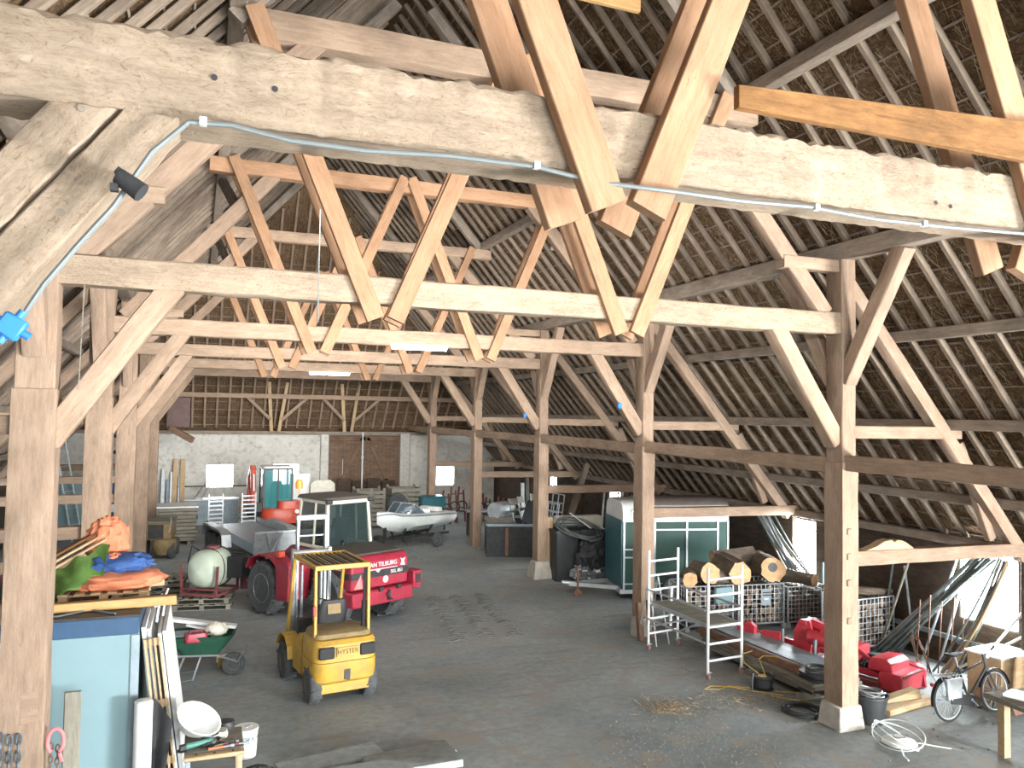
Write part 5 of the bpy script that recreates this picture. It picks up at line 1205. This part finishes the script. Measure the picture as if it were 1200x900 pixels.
def coil(label, c, r, rt_, n, mat, axis=(0, 0, 1), name='hose_coil', cat='hose', seed=1):
    b = B(); rc = random.Random(seed); q = frame(V(axis), X if abs(V(axis).normalized().x) < .9 else Z); pts = []
    for i in range(n * 22):
        a = 2 * PI * i / 22; rr = r * (1 + .16 * math.sin(i * .37 + seed) + rc.uniform(-.02, .02)); h = rt_ * (1 + 2.2 * (i / 22 / n) * n * .35) + rt_ * math.sin(i * .9) * .4
        pts.append(V(c) + q @ V((h, rr * math.cos(a), rr * math.sin(a))))
    b.tube(pts, rt_, 6); return tag(b.obj(name, mat), label, cat)
coil('black hose coil on the floor left of the nearest post footing', (9.15, 10.45, .0), .27, .014, 7, 'hose', seed=3)
# ---- bin with hoses, white reel, timber offcuts
t = thing('tub', 'black plastic tub full of hoses beside the nearest right post', 'tub', (9.90, 9.80, 0))
b = B(); b.lathe([(.19, 0), (.26, .40), (.275, .41), (.275, .44), (.25, .44), (.18, .03)]); b.obj('body', 'hose', t)
b = B()
for k in range(6):
    c0 = V((.03 * math.sin(k * 2), .03 * math.cos(k * 2), .38 + .02 * k)); q = frame(V((.25 * math.sin(k * 1.7), .25 * math.cos(k * 1.7), 1)), X)
    b.tube([c0 + q @ V((0, .20 * math.cos(2 * PI * i / 20), .20 * math.sin(2 * PI * i / 20))) for i in range(20)], .014, 6, True)
tag(b.obj('hose_coil', 'steel', loc=(9.90, 9.80, 0)), 'grey hose coils stuffed in the black tub', 'hose')
t = thing('white_reel', 'white round fence tape reel lying on the floor at lower right', 'reel', (9.62, 8.98, 0))
b = B(); b.lathe([(.05, .05), (.24, .03), (.245, .05), (.22, .07), (.08, .10), (.07, .13), (.05, .13)]); b.obj('disc', 'white', t)
b = B(); b.torus((0, 0, .12), .075, .012); b.bar((-.07, 0, .12), (.07, 0, .12), .02, .01); b.obj('hub', 'steel', t)
b = B()
for k in range(3):
    q = frame(V((.5 * math.sin(k * 1.1 + 2), -.25 + .1 * k, 1.0)), X); c0 = V((-.02 + .02 * k, .0, .16))
    b.tube([V((9.55, 8.95, 0)) + V((c0.x, c0.y, max(.02, 0))) + V((p.x, p.y, max(p.z + .14, .012))) for p in [q @ V((0, (.34 + .03 * (k % 3)) * math.cos(2 * PI * i / 30), .30 * math.sin(2 * PI * i / 30))) for i in range(30)]], .008, 6, True)
b.tube([(9.9, 8.9, .02), (10.05, 8.75, .015), (10.2, 8.6, .012)], .009); b.tube([(9.35, 8.7, .1), (9.3, 8.6, .03), (9.28, 8.5, .012)], .012)
tag(b.obj('hose_coil', 'pvc'), 'loose loops of white hose around the white reel', 'hose')
timber('offcut', (10.35, 9.95, .05), (11.55, 10.15, .05), .2, .09, 'board', 'pale timber offcut on the floor behind the black tub', 'timber')
b = B(); b.prism([(10.5, .1), (11.35, .1), (11.3, .25), (10.6, .15)], 10.12, 10.3); tag(b.obj('offcut', 'board', bevel=.01), 'wedge shaped pale offcut lying on the longer timber offcut', 'timber')
# ---- red cultivator
t = thing('soil_cultivator', 'bright red farm implement lying along the floor behind the nearest post', 'implement', (11.2, 12.2, 0), R(-74))
b = B(); b.bar((-1.75, -.22, .22), (1.6, -.22, .22), .09, .1); b.bar((-1.75, .25, .25), (1.6, .25, .25), .09, .1)
for x in (-1.6, -.6, .4, 1.3): b.bar((x, -.25, .22), (x, .3, .25), .08, .08)
b.obj('frame', 'pinkred', t, bevel=.01)
b = B(); b.bar((-1.9, -.38, .10), (1.3, -.38, .10), .16, .14); b.obj('skid', 'sprayer', t, bevel=.02)
b = B(); b.prism([(-.55, .2), (-.2, .2), (-.12, .62), (-.2, .86), (-.42, .86), (-.55, .6)], -.18, -.13); b.prism([(-.55, .2), (-.2, .2), (-.12, .62), (-.2, .86), (-.42, .86), (-.55, .6)], .1, .15); b.box((-.33, -.02, .80), (.12, .34, .1)); b.bar((-.25, 0, .8), (.25, 0, .72), .1, .14); b.obj('headstock', 'pinkred', t, bevel=.01)
b = B(); b.prism([(-1.7, .15), (-1.35, .15), (-1.3, .55), (-1.45, .62), (-1.75, .5)], -.36, -.26); b.prism([(-1.2, .25), (-.75, .25), (-.72, .56), (-1.15, .52)], -.34, -.3); b.obj('side_plate', 'pinkred', t, bevel=.01)
b = B(); b.cyl((-.7, -.3, .05), (-.7, -.3, .62), .03); b.cyl((0.05, -.42, .02), (.05, -.38, .6), .035); b.obj('stand_leg', 'steel', t)
b = B(); b.lathe([(.12, -.3), (.14, -.28), (.14, .28), (.12, .3)], (.12, -.2, .58), X); b.obj('gear_housing', 'pinkred', t)
b = B(); b.cyl((.45, -.1, .72), (1.15, -.15, .32), .04); b.prism([(.3, .2), (.52, .2), (.5, .8), (.36, .8)], .18, .24); b.box((.62, .05, .45), (.3, .4, .3)); b.obj('strut', 'pinkred', t, bevel=.01)
b = B(); b.tube([(.5, -.2, .5), (.7, -.1, .35), (.9, -.25, .3), (.8, .1, .42), (1.0, .2, .4)], .04); b.box((.8, .1, .25), (.5, .4, .2)); b.obj('gearbox', 'scrap', t, bevel=.03)
b = B(); b.loft([[V((1.25 + x, y, z)) for x, z in ((0, .04), (.40, .02), (.44, .30), (.40, .34), (.06, .36), (0, .30))] for y in (-.38, .36)]); b.obj('guard_box', 'pinkred', t, bevel=.015)
b = B(); b.loft([[V((1.02 + x, y, z)) for x, z in ((0, .30), (.46, .32), (.44, .48), (.34, .55), (.05, .52))] for y in (-.32, .3)]); b.obj('guard_cover', 'pinkred', t, bevel=.015)
b = B(); b.bar((1.69, -.36, .33), (1.69, .34, .33), .03, .03); b.obj('box_edge', 'sprayer', t)
b = B(); b.lathe([(.03, -.12), (.17, -.1), (.2, 0), (.17, .1), (.03, .12)], (1.45, .52, .2), Yv, 16); b.prism([(1.2, .02), (1.7, .02), (1.65, .34), (1.3, .4)], .40, .46); b.obj('end_disc', 'red', t)
# ---- bicycle
t = thing('bicycle', 'black city bicycle standing by the bright opening at the right', 'bicycle', (11.66, 9.42, 0), R(3)); t.rotation_euler = (R(-5), 0, R(3))
rx, fx, wr = -.54, .56, .335
for x, nm in ((rx, 'rear_wheel'), (fx, 'front_wheel')):
    b = B(); b.torus((x, 0, wr), wr - .018, .02, Yv, 40, 8); wo = b.obj(nm, 'black', t)
    b = B(); b.torus((x, 0, wr), wr - .042, .011, Yv, 40, 6); b.cyl((x, -.04, wr), (x, .04, wr), .025); b.obj('rim', 'galv', wo)
    b = B()
    for i in range(28):
        a = 2 * PI * i / 28; b.cyl((x, .03 * (1 if i % 2 else -1), wr), (x + (wr - .05) * math.cos(a), 0, wr + (wr - .05) * math.sin(a)), .0018, n=4, caps=False)
    b.obj('spokes', 'galv', wo)
    b = B(); a0, a1 = (R(20), R(190)) if x == rx else (R(10), R(165)); pts = [V((x + (wr + .025) * math.cos(a0 + (a1 - a0) * i / 16), 0, wr + (wr + .025) * math.sin(a0 + (a1 - a0) * i / 16))) for i in range(17)]
    for p, q in zip(pts, pts[1:]): b.bar(p, q, .055, .006, Z)
    b.obj('mudguard', 'black', t)
b = B(); bb = V((-.08, 0, .29)); seat = V((-.26, 0, .80)); hd = V((.36, 0, .88)); h2 = V((.39, 0, .72))
for p, q, r_ in ((bb, seat, .018), (bb, h2, .022), (seat - V((-.03, 0, .1)), hd - V((0, 0, .05)), .017), (hd + V((-.01, 0, .06)), h2 - V((-.01, 0, .04)), .021)): b.cyl(p, q, r_, n=10)
for s in (-1, 1):
    b.cyl(bb + V((0, s * .03, 0)), (rx, s * .055, wr), .011, n=8); b.cyl(seat + V((0, s * .02, -.06)), (rx, s * .055, wr), .010, n=8); b.cyl(h2 + V((.01, s * .04, -.04)), (fx, s * .05, wr), .014, n=8)
b.obj('frame', 'bikeblue' if 'bikeblue' in MT else 'hose', t)
b = B(); b.cyl(seat, seat + V((-.05, 0, .16)), .014); b.obj('seat_post', 'galv', t)
b = B(); b.loft([rring(-.40, 0, .10, .20, .045, .985), rring(-.40, 0, .12, .22, .055, 1.02)]); b.loft([rring(-.28, 0, .26, .10, .045, .985), rring(-.28, 0, .26, .11, .05, 1.02)]); b.obj('saddle', 'black', t)
b = B(); b.cyl(hd, hd + V((-.04, 0, .22)), .014); b.tube([hd + V((-.20, -.29, .20)), hd + V((-.06, -.25, .24)), hd + V((-.03, -.1, .22)), hd + V((-.03, .1, .22)), hd + V((-.06, .25, .24)), hd + V((-.20, .29, .20))], .012, 8); ho = b.obj('handlebar', 'galv', t)
for s in (-1, 1):
    b = B(); b.cyl(hd + V((-.22, s * .295, .197)), hd + V((-.10, s * .265, .228)), .018, n=10); b.obj('grip', 'black', ho)
b = B(); b.lathe([(.001, 0), (.045, .01), (.05, .05), (.03, .08)], hd + V((.10, 0, .02)), -X); b.obj('headlamp', 'galv', t)
b = B(); b.cyl(bb + V((0, -.07, 0)), bb + V((0, .07, 0)), .022); b.lathe([(.001, 0), (.09, 0), (.09, .006), (.001, .006)], bb + V((0, -.055, 0)), Yv); b.cyl(bb + V((0, -.07, 0)), bb + V((.12, -.08, -.12)), .011); b.cyl(bb + V((0, .07, 0)), bb + V((-.12, .08, .12)), .011); co = b.obj('crankset', 'galv', t)
for p in ((.12, -.12, -.12), (-.12, .12, .12)):
    b = B(); b.box(bb + V(p), (.09, .08, .02)); b.obj('pedal', 'black', co)
b = B(); b.prism([(-.55, .28), (-.54, .40), (-.1, .38), (.02, .33), (.0, .22), (-.1, .2)], -.065, -.05); b.obj('chain_guard', 'black', t)
b = B()
for s in (-1, 1):
    b.tube([(-.28, s * .06, .70), (-.8, s * .07, .72)], .007); b.tube([(rx, s * .08, wr), (-.6, s * .075, .72)], .006); b.tube([(rx, s * .08, wr), (-.76, s * .075, .72)], .006)
for i in range(5): b.tube([(-.34 - .1 * i, -.06, .715), (-.34 - .1 * i, .06, .715)], .006)
b.obj('carrier', 'galv', t)
b = B(); b.loft([rring(-.55, -.12, .30, .04, .015, .38), rring(-.55, -.13, .36, .06, .02, .68)]); b.obj('coat_guard', 'galv', t)
b = B(); b.lathe([(.001, 0), (.03, 0), (.03, .02), (.001, .02)], (-.87, 0, .60), -X); b.obj('rear_lamp', 'redlens', t)
b = B(); b.cyl((-.12, .06, .28), (-.2, .2, .02), .01); b.obj('kickstand', 'galv', t)
# ---- things by the right opening
t = thing('storage_box', 'grey-brown box with white lid behind the bicycle', 'box', (13.0, 10.0, 0), R(6))
b = B(); b.box((0, 0, .37), (.85, .6, .74)); b.obj('body', 'board', t, bevel=.01)
b = B(); b.box((0, 0, .755), (.92, .66, .03)); b.obj('lid', 'whitemetal', t)
b = B(); b.sheet(lambda u, v: (12.25 + .75 * u, 9.15 + .18 * v, .05 + .32 * v * (1 - .6 * u) + .02 * math.sin(8 * u)), 10, 5, .015); tag(b.obj('scoop', 'rust'), 'rusty curved sheet behind the front wheel of the bicycle', 'sheet')
lean('plywood_sheet', 13.1, 13.35, 8.45, 8.5, .5, 1.75, 'board', 'tall plywood sheet leaning at the right edge by the opening', 'board')
lean('plywood_sheet', 12.55, 12.75, 8.9, 8.94, .34, 1.2, 'brown', 'brown board leaning beside the plywood sheet at the right edge', 'board')
t = thing('work_table', 'rough bench top with pale scraps at the right bottom edge', 'table', (11.15, 7.85, 0), R(-4))
b = B(); b.box((0, 0, .86), (1.5, .75, .07)); b.obj('tabletop', 'greyboard', t, bevel=.01)
b = B(); b.box((0, -.36, .78), (1.45, .08, .12)); b.obj('apron', 'board', t)
for sx in (-.45, .65):
    for sy in (-.3, .3):
        b = B(); b.box((sx, sy, .41), (.11, .11, .82)); b.obj('leg', 'board', t)
for i, (x, y, w_, d_, mt, a, lb) in enumerate(((10.75, 8.0, .35, .25, 'white', 20, 'white sheet scrap on the left of the rough bench'), (11.1, 8.02, .7, .08, 'bluegrey', 5, 'blue-grey strip lying along the rough bench'), (11.2, 7.82, .6, .07, 'galv', -8, 'metal strip lying across the rough bench'), (11.05, 7.66, .22, .12, 'brown', 12, 'small brown wooden piece at the front of the rough bench'))):
    b = B(); b.box((0, 0, 0), (w_, d_, .03)); tag(b.obj('scrap_piece', mt, loc=(x, y, .912 + .001 * i), rot=(0, 0, R(a))), lb, 'scrap')
rp = random.Random(17)
def pole(name, p0, p1, r, mat, label, cat, group=None, sag=0):
    b = B(); p0, p1 = V(p0), V(p1); pts = [p0.lerp(p1, i / 8) + V((0, 0, -sag * math.sin(PI * i / 8))) for i in range(9)]
    b.tube(pts, r, 7); return tag(b.obj(name, mat), label, cat, group)
for i in range(12):
    pole('pipe', (13.15 + rp.uniform(-.18, .12), 12.5 + rp.uniform(-.2, .3), .04), (13.45 + rp.uniform(-.08, .08), 10.55 + rp.uniform(-.12, .25), 2.28 + rp.uniform(-.12, .08)), .026, 'pipe' if i % 3 else 'steel', 'dark irrigation pipe of the bundle leaning across the right opening', 'pipe', 'dark pipes leaning at the opening')
for i in range(11):
    pole('pipe', (13.1 + rp.uniform(-.2, .2), 11.1 + rp.uniform(-.15, .2), .04), (13.5 + rp.uniform(-.06, .06), 10.25 + rp.uniform(-.1, .12), 2.26 + rp.uniform(-.1, .05)), .022, ('greyboard', 'pipe', 'board')[i % 3], 'pale thin pole of the bundle curving beside the right opening', 'pole', 'pale poles at the opening', sag=.14)
for i in range(14):
    pole('pipe', (13.3 + rp.uniform(-.2, .2), 15.0 + rp.uniform(-.25, .3), .85 + rp.uniform(-.3, .3)), (13.1 + rp.uniform(-.15, .1), 16.45 + rp.uniform(-.4, .25), 2.34 + rp.uniform(-.1, .15)), .024, ('pipe', 'steel', 'greyboard')[i % 3], 'grey pipe of the bundle slung under the roof by the second opening', 'pipe', 'pipes slung by the second opening', sag=.08)
for i, (y0, x0, y1, h, mt) in enumerate(((12.9, 13.35, 12.75, 2.0, 'pipe'), (12.8, 13.2, 12.3, 2.1, 'greyboard'), (12.2, 13.5, 12.5, 1.75, 'steel'), (11.95, 13.4, 11.2, 2.3, 'galv'), (11.6, 13.45, 11.0, 2.2, 'galv'), (14.0, 13.4, 14.0, 2.0, 'pipe'), (13.7, 13.45, 13.75, 2.1, 'pipe'), (11.2, 13.2, 9.5, 1.3, 'white'), (10.9, 13.35, 9.8, 1.6, 'white'))):
    pole('pole', (x0, y0, .0), (13.55, y1, h), .025, mt, '%s single pole leaning on the right wall counted from the front crate' % ('first', 'second', 'third', 'fourth', 'fifth', 'sixth', 'seventh', 'eighth', 'ninth')[i], 'pole', 'single poles at the right wall')
for i in range(5):
    x = 12.75 + .14 * i; y = 11.5 - .12 * i
    pole('rod', (x, y, 0), (x + rp.uniform(-.03, .06), y - .1, 1.35 + .1 * (i % 2)), .012, 'rust', 'thin rusty steel rod standing before the pipe bundle', 'rod', 'rusty rods')
coil('tangled rusty wire loops at the foot of the pipe bundle', (12.95, 11.6, .25), .38, .008, 4, 'rust', (.8, -.5, .3), 'wire_coil', 'wire', 5)
b = B(); b.box((13.25, 10.35, 1.75), (.3, .3, .35)); tag(b.obj('jerrycan', 'white', bevel=.05), 'white plastic can hanging near the right opening', 'can') if False else None
b = B(); b.prism([(12.35, 1.25), (12.72, 1.25), (12.74, 1.68), (12.35, 1.70)], 13.5, 13.54); tag(b.obj('sheet', 'lightblue'), 'pale blue plastic sheet hanging above the front wire crate', 'sheet')
timber('wall_rail', (13.62, 10.9, .55), (13.62, 15.6, .58), .05, .1, 'bluegrey', 'grey rail low along the right wall behind the pipes', 'rail')
# ---- dark container with scrap furniture
t = thing('skip_container', 'dark open steel container piled with junk between the far right posts', 'container', (10.55, 25.9, 0), R(-18))
b = B(); W_, D_, H_ = 2.5, 2.2, 1.05
for c_, d_ in (((0, -D_ / 2, H_ / 2), (W_, .06, H_)), ((0, D_ / 2, H_ / 2), (W_, .06, H_)), ((-W_ / 2, 0, H_ / 2), (.06, D_, H_)), ((W_ / 2, 0, H_ / 2), (.06, D_, H_)), ((0, 0, .08), (W_, D_, .08))): b.box(c_, d_)
b.obj('body', 'scrap', t)
b = B()
for a_, c_ in (((-W_ / 2, -D_ / 2), (W_ / 2, -D_ / 2)), ((W_ / 2, -D_ / 2), (W_ / 2, D_ / 2)), ((W_ / 2, D_ / 2), (-W_ / 2, D_ / 2)), ((-W_ / 2, D_ / 2), (-W_ / 2, -D_ / 2))): b.bar((*a_, H_), (*c_, H_), .1, .08)
b.obj('rim', 'bluegrey', t)
for x in (-.6, .55):
    b = B(); b.box((x, -D_ / 2 - .04, .5), (.1, .06, .9)); b.obj('rib', 'rust', t)
b = B(); b.lathe([(.28, -.45), (.3, -.42), (.3, .42), (.28, .45), (.001, .45)], (9.85, 26.1, 1.42), V((.8, .5, 0)), 20); tag(b.obj('drum', 'galv'), 'grey drum lying on the junk in the dark container', 'drum')
b = B(); b.box((9.6, 25.6, 1.12), (1.0, .5, .06), M.Rotation(.3, 3, 'X')); tag(b.obj('board', 'greyboard'), 'flat grey board across the dark container edge', 'board')
for i, (x, y, a, rx_) in enumerate(((10.35, 25.4, 20, -25), (10.75, 25.6, 40, -18), (11.2, 25.9, 10, -10))):
    t = thing('chair', 'grey stacked chair tipped in the dark container, %s' % ('left', 'middle', 'right')[i], 'chair', (x, y, 1.1), R(a), 'junk chairs'); t.rotation_euler = (R(rx_), 0, R(a))
    b = B(); b.box((0, 0, .42), (.42, .42, .03)); b.obj('seat', 'greyboard', t)
    for sx in (-1, 1):
        for sy in (-1, 1):
            b = B(); b.bar((sx * .19, sy * .19, 0), (sx * .19, sy * .19, .42 if sy < 0 else .9), .03, .03, Yv); b.obj('leg', 'galv', t)
    b = B(); b.box((0, .19, .78), (.4, .03, .22)); b.obj('backrest', 'greyboard', t)
for i in range(2):
    t = thing('lattice_gate', 'grey metal lattice gate standing %s the container' % ('in', 'behind')[i], 'gate', (11.15 + .5 * i, 25.0 + 1.5 * i, .9 - .5 * i), R(-10)); t.rotation_euler = (R(-12), R(10), R(-10))
    b = B()
    for u in range(5): b.bar((.2 * u - .4, 0, 0), (.2 * u - .4, 0, 1.2), .03, .03, Yv)
    for v in range(5): b.bar((-.4, 0, .3 * v), (.4, 0, .3 * v), .03, .03)
    b.obj('lattice', 'galv', t)
b = B(); b.box((10.7, 25.1, 1.3), (.9, .08, .8), M.Rotation(.5, 3, 'Y') @ M.Rotation(-.4, 3, 'X')); tag(b.obj('panel', 'scrap'), 'dark panel leaning over the tipped chairs in the container', 'panel')
for i in range(5):
    timber('board', (11.6 + .22 * i, 28.4, 0), (11.7 + .2 * i, 28.8, 2.1 + .2 * (i % 2)), .14, .04, ('galv', 'greyboard', 'darkwood')[i % 3], '%s upright board behind the dark container' % ('first', 'second', 'third', 'fourth', 'fifth')[i], 'board', 'boards behind the container', upv=Yv)
# ---- black bins with wire coils behind the third right post
for i, (x, w_) in enumerate(((9.95, .75), (10.75, .8))):
    t = thing('crate_bin', '%s dark plastic crate under the tangle of pipes behind the third right post' % ('left', 'right')[i], 'bin', (x, 21.3, 0), R(-8))
    b = B(); b.loft([rring(0, 0, w_ - .08, .9, .06, 0), rring(0, 0, w_, 1.0, .08, 1.35), rring(0, 0, w_ + .04, 1.04, .08, 1.36), rring(0, 0, w_ + .04, 1.04, .08, 1.44)]); b.obj('body', 'hose', t)
coil('big tangle of pale plastic pipe hanging over the dark crates', (10.3, 20.95, 1.42), .62, .016, 6, 'cable', (.12, -.35, 1), 'pipe_coil', 'pipe', 2)
coil('dark pipe loops lying on the dark crates behind the third post', (10.2, 21.3, 1.48), .45, .02, 4, 'pipe', (0, .1, 1), 'pipe_coil', 'pipe', 9)
pole('pole', (10.55, 20.7, 1.5), (9.9, 20.75, 1.95), .016, 'white', 'short white stick rising from the pipe tangle', 'pole')
tag(blob((10.55, 20.55, .75), (.40, .22, .42), 51, .4, freq=3).obj('plastic_sheet', 'scrap'), 'crumpled dark grey plastic sheet hanging on the dark crates', 'sheet')
tag(blob((10.45, 20.6, .28), (.42, .25, .22), 57, .45, freq=3).obj('plastic_sheet', 'steel'), 'crumpled silvery plastic sheet on the floor by the dark crates', 'sheet')
b = B(); b.box((10.9, 22.3, 1.0), (1.5, .3, 1.32)); tag(b.obj('white_boards', 'cream', bevel=.02), 'pale low cupboard behind the pipe tangle', 'cupboard')
for i in range(6):
    timber('batten', (11.9 + .17 * i, 22.8, 0), (12.3 + .17 * i, 23.2, 2.35), .06, .04, 'white' if i % 2 == 0 else 'greyboard', '%s thin batten leaning behind the livestock trailer nose' % ('first', 'second', 'third', 'fourth', 'fifth', 'sixth')[i], 'batten', 'battens behind the trailer', upv=Yv)
timber('trunk', (10.05, 22.2, 0), (11.35, 22.6, 3.2), .16, .16, 'bark', 'rough grey tree trunk leaning up behind the third right post', 'trunk', upv=Yv, wob=.03)
timber('board', (9.62, 21.5, 0), (9.60, 21.5, 1.75), .22, .05, 'board', 'pinkish board standing against the third right post', 'board', upv=Yv)
# ---- debris on the floor
b = B(); rd = random.Random(4)
def crumbs(n, fx_, s0, s1):
    for _ in range(n):
        x, y = fx_(); s = rd.uniform(s0, s1) * (rd.random() ** 2 + .25); a = rd.uniform(0, 6.28); c_, s_ = math.cos(a) * s, math.sin(a) * s
        b.add([(x + c_, y + s_, 0), (x - s_, y + c_, 0), (x - c_, y - s_, 0), (x + s_ * .7, y - c_ * .7, 0), (x + s * .2, y, s * rd.uniform(.5, 1.0))], [(0, 1, 4), (1, 2, 4), (2, 3, 4), (3, 0, 4), (3, 2, 1, 0)])
crumbs(2600, lambda: (rd.gauss(6.6, 1.0), rd.gauss(9.6, 1.1)), .006, .02)
crumbs(1400, lambda: (rd.gauss(7.6, .5), rd.gauss(11.2, .35)), .005, .018)
crumbs(900, lambda: (rd.gauss(5.8, 1.2), rd.gauss(18.5, 2.2)), .008, .025)
crumbs(700, lambda: (rd.uniform(8.5, 13), rd.uniform(8.3, 13)), .006, .03)
crumbs(600, lambda: (rd.gauss(7.3, 1.0), rd.gauss(27.5, 1.0)), .015, .045)
tag(b.obj('loose_dirt', 'dirt', smooth=False), 'loose soil crumbs and wood chips scattered over the concrete floor', 'dirt')['kind'] = 'stuff'
b = B()
for tr in range(3):
    for i in range(24):
        for s in (-1, 1):
            if rd.random() < .3: continue
            y = 16.2 + i * .17 + rd.uniform(-.04, .04); x = 5.2 + .022 * i + tr * .62 + rd.uniform(-.03, .03)
            b.bar((x, y, .003), (x + s * rd.uniform(.12, .24), y - .12, .003), .05, .014)
tag(b.obj('tyre_prints', 'mud', smooth=False), 'chevron mud prints of tractor tyres on the concrete floor', 'mud prints')['kind'] = 'stuff'
b = B()
for i in range(420):
    x, y = (rd.gauss(7.2, .25), rd.gauss(11.35, .2)) if i < 260 else (rd.gauss(8.5, .5), rd.gauss(11.3, .3)); a = rd.uniform(0, 6.28); L = rd.uniform(.03, .14)
    b.bar((x, y, .006 + rd.random() * .05), (x + L * math.cos(a), y + L * math.sin(a), .008), .005, .005)
tag(b.obj('straw_litter', 'straw', smooth=False), 'small heap of straw and twigs on the floor in front of the scaffold', 'straw')['kind'] = 'stuff'
# ================================================================ light
w = bpy.data.worlds.new('sky'); SC.world = w; w.use_nodes = True
bg = w.node_tree.nodes['Background']; bg.inputs[0].default_value = (.80, .90, 1.0, 1); bg.inputs[1].default_value = 1.2
def area(name, loc, target, sx, sy, power, col):
    l = bpy.data.lights.new(name, 'AREA'); l.shape = 'RECTANGLE'; l.size = sx; l.size_y = sy; l.energy = power; l.color = col
    o = bpy.data.objects.new(name, l); COL.objects.link(o); o.location = loc
    o.rotation_euler = (V(target) - V(loc)).to_track_quat('-Z', 'Y').to_euler(); return o
area('daylight_hatch', (8.6, YB + .1, 5.0), (4.0, 20, 4.2), 6, 6.0, 2400, (1.0, .97, .93))
area('daylight_door', (5.5, YB + .15, 1.6), (4.5, 20, 1.2), 7.5, 3.0, 1600, (.78, .93, 1.0))
area('daylight_side_door', (13.4, -2.2, 1.3), (5, 7, 4.2), 4, 2.2, 5000, (1.0, .98, .95))
for k, p in ((0, 230), (1, 330), (2, 300), (3, 210), (4, 90)):  # unseen fill strips behind the tie beams, added to brighten the depth
    o = area('added_fill_strip', (XC, Y[k] + .3, 6.2), (XC, Y[k] + 10, 6.6), 8.5, .25, p, (1.0, .97, .93)); o.data.spread = R(125)
SC.view_settings.view_transform = 'Standard'; SC.view_settings.look = 'None'; SC.view_settings.gamma = 1
SC.view_settings.use_curve_mapping = False; SC.view_settings.exposure = .55
SC.cycles.use_denoising = True
SC.cycles.max_bounces = 8; SC.cycles.diffuse_bounces = 5; SC.cycles.transparent_max_bounces = 8
SC.cycles.sample_clamp_indirect = 8
